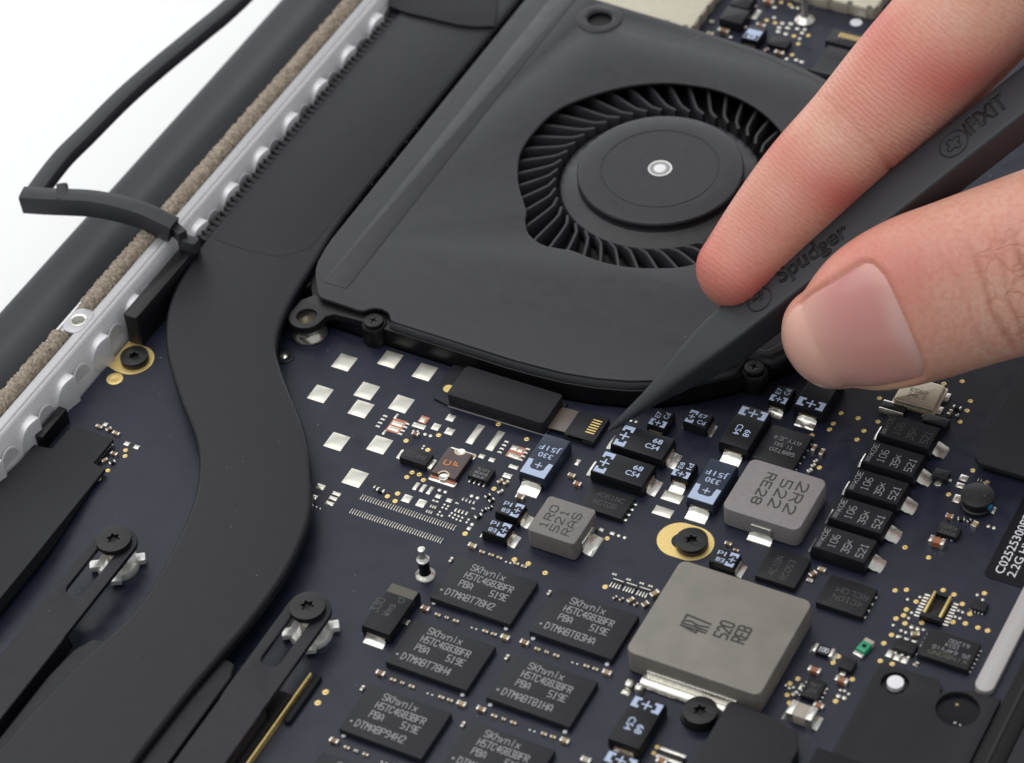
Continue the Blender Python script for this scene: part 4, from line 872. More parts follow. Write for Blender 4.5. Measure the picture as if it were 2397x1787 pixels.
# corner scoop (rounded drop at the lower left of the cover)
imp = MB().lathe([(0, 4.25), (7.75, 4.25), (7.8, 4.19), (7.95, 4.19), (8.0, 4.25), (10.75, 4.25), (11.05, 4.17), (11.2, 3.95), (11.2, 3.5), (11.05, 3.1), (11.2, 2.7), (11.8, 2.35), (12.8, 2.15), (13.5, 1.9), (13.9, 1.4), (14.1, .5), (14.1, .2)], n=72).build('hub', 'fan', fan, 30)
MB().lathe([(1.62, 4.25), (1.62, 4.29), (1.45, 4.3), (1.4, 4.27), (.85, 4.27), (.8, 4.3), (0, 4.32)], n=32).build('hub_ring', 'clip', fan)
MB().lathe([(1.4, 4.285), (.86, 4.285)], n=32).build('hub_groove', 'grey', fan)
MB().lathe([(.75, 4.33), (.4, 4.36), (0, 4.37)], n=24).build('hub_pin', 'dimple', fan)
bl = MB(); prof = []
for i in range(9):
    r = 14.2+7.0*i/8; a = R(12.5*math.sqrt(i/8)*1.15); prof.append(Vector((r*math.cos(a), r*math.sin(a))))
vs = []
for i, q in enumerate(prof):
    d = (prof[min(8, i+1)]-prof[max(0, i-1)]).normalized(); nn = Vector((-d.y, d.x))*.27
    for s, z in ((-1, .3), (1, .3), (1, 2.62), (.55, 2.78), (-.55, 2.78), (-1, 2.62)): vs.append((q.x+nn.x*s, q.y+nn.y*s, z))
bl.add(vs, [(i*6+j, i*6+(j+1) % 6, (i+1)*6+(j+1) % 6, (i+1)*6+j) for i in range(8) for j in range(6)]+[tuple(range(6)), tuple(range(53, 47, -1))])
blm = bl.mesh('blade', 'blade', 50)
for k in range(45): put('blade', blm, fan, (0, 0, 0), R(k*8+3))
# ear with hole, and ears of the cover screws
ep = P('C3', 282, 660, 3.0)
ex, ey = ep.x-FC.x, ep.y-FC.y
ear = [(ex+2.6, ey+3.9), (ex-1.0, ey+3.9), (ex-2.2, ey+2.4)]+[(ex+2.3*math.cos(R(a)), ey+2.3*math.sin(R(a))) for a in range(172, 353, 12)]+[(ex+2.4, ey+.9), (ex+3.2, ey+1.7), (ex+8.5, ey+2.0), (ex+8.5, ey+3.6)]
plate('mounting_ear', 'black', [ear, circ(ex+.05, ey+.05, 1.36, 28)], 1.95, 3.0, .07, fan)
SC = [tuple(P('C3', 860, 695, 3.45).xy), tuple(P('B3', 975, 215, 3.45).xy)]
for x, y in SC:
    MB().lathe([(1.7, -2.5), (1.7, 2.75), (1.55, 2.95), (0, 2.95)], (x-FC.x, y-FC.y, 0), 28).build('screw_ear', 'fanside', fan)
p = P('C3', 288, 835, .1); t = thing('standoff_post', 'flared silver standoff under the ear of the fan', 'post', (p.x, ep.y, 0))
MB().lathe([(2.5, 0), (2.5, .12), (2.3, .2)], n=36).build('solder_rim', 'black', t); MB().lathe([(2.4, .1), (2.38, .3), (1.95, .75), (1.75, 1.2), (1.7, 1.93), (1.15, 1.93), (1.1, .4), (0, .4)], n=36).build('post', 'steel', t)

# ------------------------------------------------------------------ screws
def screw(loc, r, h, label, grp='black machine screws', k=6, rec=.42, flat=False, rot=0, m='black'):
    t = thing('screw', label, 'screw', loc, R(rot), grp)
    plate('head', m, [circ(0, 0, r, 36), star(0, 0, r*rec, r*rec*.58, k) if k > 4 else star(0, 0, r*rec*1.3, r*rec*.35, 4)], 0.0, h, .05, t)
    MB().lathe([(r*rec*1.4, h*.45), (0, h*.45)], n=16).build('recess', 'fanside', t); return t
screw((gc[0]+10+.95, gc[1]-.2, .03), 1.95, 1.0, 'black screw on the oval gold ring right of the grey inductor')
screw((-47.3, -15.4, .03), 1.85, .9, 'black screw on the gold land beside the silver wall')
screw((SC[0][0], SC[0][1], 2.96), 1.25, .5, 'tiny black cross screw on the fan cover near its ear', k=4)
screw((SC[1][0], SC[1][1], 2.96), 1.25, .5, 'tiny black cross screw on the fan edge below the thumb', k=4)
p = P('D4', 800, 282, 1.6); screw((p.x, p.y, .6), 2.0, 1.0, 'black screw on the board below the large inductor')
p = P('D4', 800, 330, 0); o = MB().lathe([(2.3, 0), (2.2, .5), (0, .6)], n=28).build('washer', 'black'); o.location = (p.x, p.y+.1, 0); tag(o, 'black washer under the screw below the large inductor', 'washer')
for (x, y), lab in (((-29.6, -46.0), 'black screw on the left heat sink clamp arm'), ((-2.5, -45.9), 'black screw on the right heat sink clamp arm')):
    screw((x, y, 3.62), 2.15, .75, lab, rot=15)
    t = thing('spring_clip', 'silver four tabbed spring clip under the '+lab[9:], 'spring clip', (x+.25, y-.6, 0), 0, 'silver spring clips')
    MB().lathe([(2.6, .02), (2.65, .5), (2.4, .95), (1.7, .5), (1.1, .6)], n=30).build('dish', 'clip', t)
    MB().lathe([(1.15, .1), (1.15, 2.6), (.9, 2.9), (0, 2.9)], n=24).build('post', 'shield', t)
    for a in (35, 140, 215, 300):
        MB().rbox((2.75, 0), (1.3, 1.3), .45, 1.15, .1, .12).build('tab', 'clip', t).rotation_euler[2] = R(a)

# ================================================================== HEAT SINK
hs = thing('heat_sink', 'black heat sink with flat S shaped heat pipe and finned end', 'heat sink', (-36, -10, 0))
HB = Vector((-36, -10, 0))
Lp = [(-48.5,85),(-48.5,60),(-48.5,30),(-48.5,12),(-48.4,4.5),(-46.7,-6.3),(-42.6,-14.2),(-36,-21.5),(-29,-28.2),(-25.2,-34.3),(-23.1,-40.8),(-21.5,-50),(-21.4,-56),(-22.6,-62),(-23.6,-70),(-24.2,-80),(-24.4,-120)]
Rp = [(-33.4,85),(-33.4,60),(-33.4,30),(-33.2,15),(-32.3,6.5),(-31.2,-2.1),(-29.2,-8.6),(-25.9,-12.8),(-17.7,-20.9),(-13,-27.4),(-9.6,-33.5),(-7.9,-41),(-7.6,-49),(-8.2,-57),(-8.7,-65),(-8.9,-80),(-8.9,-120)]
poly = [tuple(v-HB.to_2d()) for v in spline(Lp, 5)]+[tuple(v-HB.to_2d()) for v in reversed(spline(Rp, 5))]
plate('heat_pipe', 'pipe', [poly], 2.3, 4.0, .62, hs, 4, 60)
tp = [(-47.7, 84), (-47.7, 5.6), (-45.9, 5.0), (-41.5, 5.0), (-37.2, 5.5), (-34.2, 8.5), (-34.2, 84)]
plate('cover_tape', 'pipe', [[(x-HB.x, y-HB.y) for x, y in tp]], 3.95, 4.035, .03, hs)
finm = MB().prism([(-13.5, -.42), (-12.9, -.42), (2, -.15), (2, .15), (-12.9, .42), (-13.5, .46), (-14.75, .05)], -.4, 3.55).mesh('fin', 'black')
for k in range(73): put('fin', finm, hs, (0.65+random.uniform(-.18, .12), 5.4+k*1.06+10+random.uniform(-.06, .06), 0))
runY('fin_frame', [(-48.6, -.2), (-33.8, -.2), (-33.8, 2.28), (-48.6, 2.28)], 6.0, 84, 'black', hs, HB)
bp_ = [(-25.9, -66), (-25.4, -61.5), (-24.2, -59.2), (-23.2, -59), (-8.9, -55.2), (-6.8, -55.8), (-6.0, -57.5), (-6.0, -125), (-25.9, -125)]
plate('base_plate', 'pipe', [[(x-HB.x, y-HB.y) for x, y in bp_]], 1.4, 2.7, .3, hs, 2)
for x0 in (-29.6, -2.45):
    x = x0-HB.x; y = -46-HB.y; w = 2.75
    rim = [(x+w*math.cos(R(a)), y+w*math.sin(R(a))) for a in range(0, 181, 12)]+[(x-w, y-14.4), (x+w, y-14.4)]
    slot = [(x-.15+1.25*math.cos(R(a)), y-.2+1.25*math.sin(R(a))) for a in range(0, 181, 15)]+[(x-.15+1.25*math.cos(R(a)), y-8.0+1.25*math.sin(R(a))) for a in range(180, 361, 15)]
    plate('clamp_arm', 'pipe', [rim, slot], 2.95, 3.6, .08, hs)
    MB().sweep([Vector((x, y-14.35, 3.6)), Vector((x, y-14.45, 3.6)), Vector((x, y-15.6, 3.40)), Vector((x, y-85, 3.35))], [(-2.75, -2.7), (2.75, -2.7), (2.75, -.1), (2.65, 0), (-2.65, 0), (-2.75, -.1)]).build('clamp_arm', 'pipe', hs)
o = MB().box((-2.4+.2, -68, .6), (6.2, 24, 1.0)).build('support_frame', 'black'); o.location = (0, 0, 0)
tag(o, 'black frame under the right clamp arm at the bottom edge', 'frame')
o = MB().rbox((0, 0), (.28, 26), 0, .95, .05, .08).build('gold_edge_strip', 'gold'); o.location = (1.15, -65.2, 0); tag(o, 'thin gold edge strip beside the right clamp arm', 'edge strip')
o = MB().rbox((0, 0), (.95, 7.6), 0, .7, .45, .25, 3).build('grey_stop', 'hinge'); o.location = (2.0, -55.6, 0); tag(o, 'short dark rounded bar beside the thin gold strip', 'bar')
# tape over the heat sink end
tpp = [P('A2', x, y, 4.3) for x, y in ((300, 40), (420, 85), (520, 108), (640, 138), (760, 165), (870, 176), (985, 172), (1000, 60), (1005, -260), (330, -260))]
tc_ = Vector((-41, 62, 0)); plate('black_tape', 'tape', [[(q.x-tc_.x, q.y-tc_.y) for q in reversed(tpp)]], 4.06, 4.45, .1).location = tc_
tag(COL.objects['black_tape'] if 'black_tape' in COL.objects else bpy.data.objects['black_tape'], 'wide black tape over the end of the heat sink at the top edge', 'tape')
o = MB().rbox((0, 0), (3.0, 6), .0, 2.6, .1, .1).build('gap_block', 'black'); o.location = (-31.6, 66, 0); tag(o, 'black block in the gap between heat sink tape and fan at the top', 'block')
p = P('D8', 1410, 830, 1.5); o = MB().rbox((0, 0), (2.4, 4.4), .0, 2.3, .2, .2).build('fan_bracket', 'black'); o.location = (p.x-.2, p.y+.6, 0); tag(o, 'small black bracket in the gap between heat pipe and fan corner', 'bracket')
p = P('A4', 1840, 650, 0); o = MB().lathe([(1.2, 0), (1.2, .15), (.95, .2), (.6, .1), (0, .1)], n=28).build('board_rivet', 'black'); o.location = p; tag(o, 'small black ringed rivet peeking out beside the heat pipe', 'rivet')
MB().lathe([(.5, .12), (.3, .22), (0, .25)], n=16).build('rivet_top', 'tin', o).location = (-.2, 0, 0)

# left cover
cz = lambda y: 1.0+1.9*min(1, max(0, (-37.5-y)/13))
rows = [(-29.4, -47.6, -41.3), (-33.9, -47.6, -41.3), (-34.2, -50.2, -39.4), (-37.5, -50.2, -39.35)]+[(y, -50.2, -39.35+.78*(cz(y)-1)) for y in (-40, -43, -46, -49, -52, -110)]
vs = []
for y, xa, xb in rows:
    zb = cz(y)-.5 if y > -36 else max(.6, cz(y)-1.9)
    vs += [(xa+45, y+45, zb), (xb+45, y+45, zb), (xb+45, y+45, cz(y)-.06), (xb-.06+45, y+45, cz(y)), (xa+45, y+45, cz(y))]
n = len(rows); o = MB().add(vs, [(k*5+i, k*5+(i+1) % 5, (k+1)*5+(i+1) % 5, (k+1)*5+i) for k in range(n-1) for i in range(5)]+[tuple(range(5)), tuple(range(n*5-1, n*5-6, -1))]).build('insulating_cover', 'tape', None, 25)
o.location = (-45, -45, 0); tag(o, 'large flat matte black insulating sheet at the left edge', 'cover sheet')
o = runY('cover_block', [(-49.8, .02), (-39.9, .02), (-39.9, .48), (-49.8, .48)], -110, -34.6, 'black', None); tag(o, 'thin black pad under the insulating sheet at the left edge', 'pad')
o = MB().rbox((0, 0), (1.3, 5.6), 0, 2.3, .1, .12).build('plastic_tab', 'fanside'); o.location = (-49.6, -30.9, 0); tag(o, 'glossy black upright tab between silver wall and insulating sheet', 'tab')

# ================================================================== FAN CABLE
o = None
t = thing('fan_cable', 'flat fan ribbon cable with half gold dot and tan tail under the foam block', 'cable', (0, -4, 0))
base = [(-5.3, -7.15), (8.5, -7.0), (8.5, -1.0), (-5.2, .5), (-8.2, .3), (-8.25, -5.8), (-7.6, -6.7)]
plate('stiffener', 'chip', [[(x, y+4) for x, y in base]], .03, .32, .05, t)
plate('pale_edge', 'bar', [[(x, y+4) for x, y in ((-5.4, -7.2), (8.55, -7.06), (8.55, -6.9), (-5.4, -7.02))]], .05, .2, 0, t)
p = P('A5', 1285, 478, .33); plate('gold_dot', 'gold', [circ(p.x, p.y+4, .68, 24)], .32, .345, 0, t)
MB().sweep([Vector((8.0, -.1, .5)), Vector((9.2, -.1, .62)), Vector((11.2, -.1, .72))], rrect(0, 0, 3.9, .2, .05, 2)).build('tail', 'flex', t)
o = MB().rbox((0, 0), (13.7, 5.5), .33, 2.25, .45, .12, 2).build('foam_block', 'tape'); o.location = (1.4, -4.3, 0); tag(o, 'black rectangular foam block on the fan cable beside the fan', 'foam block')
c = P('A6', 1005, 430, .9); t = thing('cable_socket', 'small dark socket with six gold contacts at the tip of the tool', 'connector', (c.x, c.y, 0))
MB().rbox((0, 0), (4.1, 4.6), .03, .92, .08, .07).build('housing', 'chip', t); MB().rbox((.1, -2.15), (3.4, .3), .5, .98, .05, .05).build('latch', 'ic', t)
for s in (-1, 1): MB().rbox((1.2, s*2.25), (1.4, .3), .0, .7, .05, .05).build('hold_down', 'ic', t)
cc = P('A6', 1065, 440, .93)-c
MB().rbox((cc.x, cc.y), (1.5, 2.9), .9, .935, .05, .015).build('contact_bed', 'fanside', t)
for k in range(6): MB().rbox((cc.x, cc.y-1.12+k*.45), (1.25, .2), .93, 1.0, .03, .03).build('contact', 'gold', t)

# ================================================================== RIGHT SIDE
pl_ = [(58.9, 8.1), (59.2, 7.7), (75.5, 7.7), (75.5, 60), (57.8, 60), (57.8, 24), (58.9, 23)]
pl_ = [(58.3, 22.5), (58.6, 8.8), (59.4, 8.0), (75.3, 8.0), (75.3, 60), (58.3, 60)]
o = plate('flat_shield', 'tape', [[(x-66, y-30) for x, y in pl_]], .75, 1.5, .1); o.location = (66, 30, 0); tag(o, 'large flat black plate at the right edge beside the round inductor', 'plate')
o = MB().rbox((0, 0), (7.5, .7), 0, .74, .1, .1).build('plate_foot', 'fanside'); o.location = (63.5, 8.9, 0); tag(o, 'glossy black foot under the front edge of the right hand plate', 'foot')
t = thing('sticker', 'glossy black sticker with white serial lettering at the right edge', 'sticker', (69.5, 1, 0))
MB().rbox((0, 0), (7.4, 17), .02, .09, .8, .02, 1).build('sheet', 'sticker', t)
pA = P('D3', 752, 1485, .1); pB = P('D3', 835, 1510, .1)
mark(t, 'C02525300P7GD0P1J', pA.x-69.5, pA.y-1, .09, 1.05, 15.4, m='white', rot=90, bold=.0); mark(t, '2.2G HYN', pB.x-69.5, pB.y-1, .09, 1.0, 7.4, m='white', rot=90, bold=.0)
o = MB().prism([(1.1*math.cos(R(a)), 1.1*math.sin(R(a))) for a in range(180, 361, 15)]+[(1.1, 70), (-1.1, 70)], .02, .9, .1).build('grey_bar', 'bar'); o.location = (72.05, -23.1, 0); tag(o, 'pale grey round ended bar along the right edge', 'bar')
o = runY('battery_edge', [(74.75, -1.2), (78, -1.2), (78, 1.1), (77.4, 1.3), (75.2, 1.3), (74.75, .9)], -110, 120, 'fanside', None); tag(o, 'glossy black battery frame edge at the lower right corner', 'battery frame')
o = runY('battery_lip', [(76.0, 1.32), (76.5, 1.32), (76.45, 1.55), (76.05, 1.55)], -110, 120, 'black', None); tag(o, 'narrow glossy ridge on the black battery frame', 'ridge')
o = runY('battery', [(78.2, -1.2), (130, -1.2), (130, 1.5), (78.5, 1.5), (78.2, 1.3)], -110, 120, 'pipe', None); tag(o, 'dark matte battery surface in the lower right corner', 'battery')
bk = [(60.2, -24.9), (66.8, -24.6), (67.7, -25.4), (67.8, -27.0)]
hcx, hcy, hr = 70.55, -27.6, 2.5
bk = [(60.2, -24.8), (66.9, -24.5), (67.75, -25.2), (67.9, -26.3), (70.5, -24.6), (74.4, -24.4), (74.4, -110), (60.2, -110)]
o = plate('insulating_film', 'tape', [[(x-67, y+40) for x, y in reversed(bk)], circ(hcx-67, hcy+40, 2.45, 32), circ(62.8-67, -26.9+40, 1.6, 28)], .03, .75, .06); o.location = (67, -40, 0); tag(o, 'dark film with a round hole and white dot at lower right', 'insulating film')
MB().lathe([(1.58, .06), (0, .06)], (62.8-67, -26.9+40, 0), 24).build('dot_recess', 'fanside', o); MB().lathe([(.95, .05), (.95, .77), (0, .82)], (62.8-67, -26.75+40, 0), 28).build('white_dot', 'dimple', o)
MB().lathe([(2.4, .04), (2.2, .02), (0, .02)], (hcx-67, hcy+40, 0), 28).build('hole_floor', 'sticker', o)  # floor painted black so the hole looks deep and shaded
for x, y, d in ((515, 1138, .5), (672, 1310, .3), (715, 1328, .25)): dot('D7', x, y, d)
p = P('D7', 688, 1155, 0)-BX; put('test_point', GOLDM, board, p, 0, (.35, .35, 1))
cb_ = [(47.4, -60), (47.4, -38.1), (47.8, -37.75), (52.2, -37.9), (56.2, -38.9), (57.2, -41), (57.2, -60)]
o = plate('foam_tape', 'tape', [[(x-52, y+48) for x, y in reversed(cb_)]], .05, 2.4, .15); o.location = (52, -48, 0); tag(o, 'matte black foam tape block below the large inductor', 'foam tape')
o = MB().rbox((0, 0), (8, 16), .05, 2.5, .3, .2).build('grey_block', 'hinge'); o.location = (62.9, -47.9, 0); tag(o, 'dark grey block at the bottom edge right of the foam tape', 'block')

# ================================================================== TOOL
tip = P('O', 1316, 930, 1.4); far = P('O', 2216, 222, 35.0)
ax = (far-tip).normalized(); nn = Vector((0, 0, 1)); nn = (nn-ax*nn.dot(ax)).normalized(); ww = ax.cross(nn)
spud = thing('spudger', 'black nylon prying tool with pointed tip held between thumb and finger', 'prying tool', tip)
SM = Matrix(((ax.x, -ww.x, nn.x), (ax.y, -ww.y, nn.y), (ax.z, -ww.z, nn.z)))
spud.rotation_mode = 'QUATERNION'; spud.rotation_quaternion = SM.to_quaternion()
# local frame: x along the tool, y across its face (towards picture upper left), z out of the face
secs = [(0, .28, .22), (.6, .45, .36), (3, .72, .6), (6, 1.1, .95), (9, 1.55, 1.3), (12, 2.1, 1.65), (15, 2.6, 1.95), (18, 2.95, 2.1), (21, 3.1, 2.15), (26, 3.12, 2.15), (60, 3.2, 2.15), (140, 3.4, 2.15)]
vs = []; NS = 64
for x, a, b in secs:
    e = 2+9.0*min(1, max(0, (x-6)/14))**1.5; zc = -(2.15-b)*.55+ (0 if x > 18 else 0)
    for k in range(NS):
        c, s = math.cos(2*math.pi*k/NS), math.sin(2*math.pi*k/NS)
        vs.append((x, a*math.copysign(abs(c)**(2/e), c), (b*math.copysign(abs(s)**(2/e), s))-2.15+ (2.15-b)*.0+zc*0))
fs = [(k*NS+i, k*NS+(i+1) % NS, (k+1)*NS+(i+1) % NS, (k+1)*NS+i) for k in range(len(secs)-1) for i in range(NS)]+[tuple(range(NS)), tuple(range(len(secs)*NS-1, (len(secs)-1)*NS-1, -1))]
MB().add([(x, y, z+2.15-.2) for x, y, z in vs], fs).build('shaft', 'spud', spud, 50)
FT = 1.98      # height of the lettered face in the tool's frame
SMi = SM.transposed()
def face(zn, x, y, z=FT):
    d = SMi @ ray(zn, x, y); o_ = SMi @ (CAM-tip); return o_+d*((z-o_.z)/d.z)
def emboss(s, a, b, h):
    p0, p1 = face(*a), face(*b)
    cu = bpy.data.curves.new('t', 'FONT'); cu.body = s; cu.size = h/.73; cu.fill_mode = 'NONE'; cu.bevel_depth = .11; cu.bevel_resolution = 1; cu.resolution_u = 4
    ob = bpy.data.objects.new('t', cu); me = bpy.data.meshes.new_from_object(ob); bpy.data.objects.remove(ob); bpy.data.curves.remove(cu)
    xs = [v.co.x for v in me.vertices]; x0, x1 = min(xs), max(xs); L_ = (p1-p0).length
    for v in me.vertices: v.co.x = (v.co.x-x0)*L_/(x1-x0)
    me.materials.clear(); me.materials.append(M['black']); smooth(me, 60); o = put('lettering', me, spud, (p0.x, p0.y, FT+.02)); o.rotation_euler[2] = math.atan2(p1.y-p0.y, p1.x-p0.x); return o  # letters darker than the nylon: edge shading put into their colour
emboss('Spudger', ('O', 1688, 614), ('O', 1838, 506), 2.5); emboss('iFIXIT', ('O', 2097, 295), ('O', 2183, 227), 2.5)
def ringe(c, r, tube=.11):
    pts = [(c[0]+r*math.cos(2*math.pi*k/40), c[1]+r*math.sin(2*math.pi*k/40), FT) for k in range(41)]
    MB().sweep([Vector(q) for q in pts], circ(0, 0, tube, 8)).build('emblem_ring', 'black', spud)  # ring darkened to stand in for shading round the raised line
c1 = face('O', 1643, 648); ringe(c1, 1.62); o = emboss('4', ('O', 1634, 659), ('O', 1655, 642), 1.9)
c2 = face('O', 2063, 311); ringe(c2, 1.85)
xs_ = []
for k in range(32):
    a = 2*math.pi*k/32; r = .55+.55*abs(math.cos(2*a))**1.5; xs_.append(Vector((c2.x+r*math.cos(a+.5), c2.y+r*math.sin(a+.5), FT)))
MB().sweep(xs_+xs_[:1], circ(0, 0, .11, 8)).build('emblem', 'black', spud)  # emblem colour carries the same painted edge shading

# ================================================================== HAND
def loft(pts, dors, N=10, M_=40, tipk=True, e=2.2):
    """closed tube; pts: (centre, half width, half depth), dorsal direction; returns verts, faces and ring frames"""
    cen = spline([p[0] for p in pts], N); ra = spline([Vector((p[1], p[2], 0)) for p in pts], N)
    # rounded start
    fr = []; d0 = (cen[0]-cen[1]).normalized(); r_ = (ra[0].x+ra[0].y)/2
    pre = []
    if tipk:
        for k in range(9):
            t_ = math.pi/2*(1-k/9); pre.append((cen[0]+d0*(r_*.92*math.sin(t_)), ra[0]*max(.02, math.cos(t_))))
    seq = pre+list(zip(cen, ra))
    out_ = []
    for i, (c, r) in enumerate(seq):
        a = seq[max(0, i-1)][0]; b = seq[min(len(seq)-1, i+1)][0]; t_ = (b-a).normalized()
        dd = dors(c); dd = (dd-t_*dd.dot(t_)).normalized(); sd = t_.cross(dd)
        out_.append((c, t_, sd, dd, r.x, r.y))
    vs = []
    for c, t_, sd, dd, a, b in out_:
        for k in range(M_):
            q = 2*math.pi*k/M_; cs, sn = math.cos(q), math.sin(q)
            vs.append(c+sd*(a*math.copysign(abs(cs)**(2/e), cs))+dd*(b*math.copysign(abs(sn)**(2/e), sn)))
    n = len(out_)
    fs = [(k*M_+i, k*M_+(i+1) % M_, (k+1)*M_+(i+1) % M_, (k+1)*M_+i) for k in range(n-1) for i in range(M_)]+[tuple(range(M_)), tuple(range(n*M_-1, (n-1)*M_-1, -1))]
    return vs, fs, out_
def onw(x, y, w):        # point on the picture ray that lies w across the tool from its middle
    d = ray('O', x, y); k = (ww.dot(tip)-ww.dot(CAM)+w)/ww.dot(d); return CAM+d*k
IDX = [((1592, 588), -5.6, 5.1, 5.0), ((1668, 500), -7.6, 6.2, 5.9), ((1760, 396), -9.0, 7.1, 6.6), ((1852, 298), -10.0, 7.2, 6.9), ((1965, 178), -11.2, 8.0, 7.6), ((2090, 42), -12.5, 8.5, 8.0), ((2300, -190), -15, 9.3, 9), ((2560, -300), -14, 10, 10)]
ip = [(onw(*q, w), a, b) for q, w, a, b in IDX]
THB = [((1792, 733), 8.2, 6.4, 5.2), ((1872, 697), 9.6, 9.0, 6.6), ((1975, 652), 10.6, 10.1, 7.6), ((2090, 612), 11.6, 10.3, 8.4), ((2216, 572), 12.8, 10.6, 9.2), ((2450, 500), 15, 11.5, 10.5), ((2700, 400), 18, 13, 13)]
tp_ = [(onw(*q, w), a, b) for q, w, a, b in THB]
camd = lambda c: (CAM-c).normalized()
idors = lambda c: (Vector((-.55, .55, .35)))
tdors = lambda c: (camd(c)+CR*.10-CU*.26)
hb = MB()
v_, f_, ifr = loft(ip, idors); hb.add(v_, f_)
v_, f_, tfr = loft(tp_, tdors, e=2.1); hb.add(v_, f_)
def W_(x, y, z): return P('O', x, y, z)
ib, tb = ip[-1][0], tp_[-1][0]
pc = (ib+tb)/2+CR*34+Vector((0, 0, 2))
for chain in ([(ib, 10, 10), (ib.lerp(pc, .5)+Vector((0, 0, 3)), 12, 11), (pc, 14, 12)], [(tb, 13, 13), (tb.lerp(pc, .5), 14, 13), (pc, 16, 14)],
              [(ib.lerp(tb, .4)+CR*12, 12, 12), (pc, 20, 14), (pc+CR*40, 24, 15), (pc+CR*80+CU*8, 21, 16), (pc+CR*130+CU*12, 22, 18)]):
    v_, f_, _ = loft(chain, lambda c: Vector((0, 0, 1)), 8, 32); hb.add(v_, f_)
for k, (dx, dz) in enumerate(((0, 0), (9, -1), (17, -2))):                 # three curled fingers, out of the picture
    b_ = pc+CR*(2+dx)-CU*(2+5*k)
    b_ = Vector((b_.x, b_.y, max(24, b_.z-6-2*k)))
    ch = [(b_-CR*26-CU*7+Vector((0, 0, -8)), 6.4-.4*k, 6.2-.4*k), (b_-CR*30-CU*2, 7-.4*k, 6.8-.4*k), (b_-CR*26+CU*6+Vector((0, 0, 1)), 7.6-.4*k, 7.4-.4*k), (b_-CR*8+CU*6, 8.2-.4*k, 8-.4*k), (b_+CR*14, 9, 9)]
    v_, f_, _ = loft(ch, lambda c: camd(c), 8, 28); hb.add(v_, f_)
hme = hb.mesh('skin', 'black'); ho = bpy.data.objects.new('skin', hme); COL.objects.link(ho)
rm = ho.modifiers.new('r', 'REMESH'); rm.mode = 'VOXEL'; rm.voxel_size = .42; rm.use_smooth_shade = True
sm_ = ho.modifiers.new('s', 'SMOOTH'); sm_.factor = .5; sm_.iterations = 6
dg = bpy.context.evaluated_depsgraph_get(); hm = bpy.data.meshes.new_from_object(ho.evaluated_get(dg)); bpy.data.objects.remove(ho)
# creases, nail bed, skin tone and light painted on the digit edges, per vertex
def sm01(a, b, x): x = min(1, max(0, (x-a)/(b-a))); return x*x*(3-2*x)
import numpy as np
co = np.empty(len(hm.vertices)*3, np.float32); hm.vertices.foreach_get('co', co); co = co.reshape(-1, 3).astype(float)
no = np.empty(len(hm.vertices)*3, np.float32); hm.vertex_normals.foreach_get('vector', no); no = no.reshape(-1, 3).astype(float)
def frames(fr):
    C_ = np.array([tuple(f[0]) for f in fr]); T_ = np.array([tuple(f[1]) for f in fr]); S_ = np.array([tuple(f[2]) for f in fr]); D_ = np.array([tuple(f[3]) for f in fr])
    ln = np.concatenate([[0], np.cumsum(np.linalg.norm(np.diff(C_, axis=0), axis=1))]); return C_, T_, S_, D_, ln, np.array([f[4] for f in fr]), np.array([f[5] for f in fr])
def local(co, fr):
    C_, T_, S_, D_, ln, ra_, rb_ = frames(fr); best = np.full(len(co), 1e9); idx = np.zeros(len(co), int)
    for i in range(len(C_)):
        d = ((co-C_[i])**2).sum(1); m = d < best; best[m] = d[m]; idx[m] = i
    q = co-C_[idx]; s = ln[idx]+(q*T_[idx]).sum(1); u = (q*S_[idx]).sum(1); v = (q*D_[idx]).sum(1)
    return s, u, v, np.arctan2(u, v), np.sqrt(best)/np.maximum(ra_[idx], rb_[idx]), ln
si, ui, vi, thi, di, lni = local(co, ifr); stt, ut, vt, tht, dt, lnt = local(co, tfr)
isI = (di < dt) & (di < 1.35); isT = (dt <= di) & (dt < 1.35)
S01 = lambda a, b, x: (lambda t: t*t*(3-2*t))(np.clip((x-a)/(b-a), 0, 1))
disp = np.zeros(len(co)); red = np.zeros(len(co)); crease = np.zeros(len(co)); pale = np.zeros(len(co))
# where the picture puts things along each digit
def s_at(fr, ln, x, y):
    d = ray('O', x, y); C_ = [f[0] for f in fr]; best = None
    for i, c in enumerate(C_):
        k = (c-CAM).dot(d)/d.dot(d); e = (CAM+d*k-c).length
        if best is None or e < best[0]: best = (e, ln[i])
    return best[1]
sD = s_at(ifr, lni, 1850, 300)                  # finger joint crease
g = lambda x, w: np.exp(-(x/w)**2)
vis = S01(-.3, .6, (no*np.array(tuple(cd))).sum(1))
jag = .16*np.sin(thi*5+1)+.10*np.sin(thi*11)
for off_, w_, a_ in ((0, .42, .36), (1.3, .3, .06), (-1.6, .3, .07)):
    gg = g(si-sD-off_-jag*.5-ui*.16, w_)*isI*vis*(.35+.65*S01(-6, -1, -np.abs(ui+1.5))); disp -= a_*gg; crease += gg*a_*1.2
red += isI*(.33+.95*g(si-6, 5.5)+.6*g(si-sD+6, 3.5)+.5*g(si-sD-2, 3)+.6*g(si-sD-13, 6))*(.72+.28*np.sin(ui*.5+si*.3))
sC = s_at(tfr, lnt, 1950, 662); sK = s_at(tfr, lnt, 2150, 590)
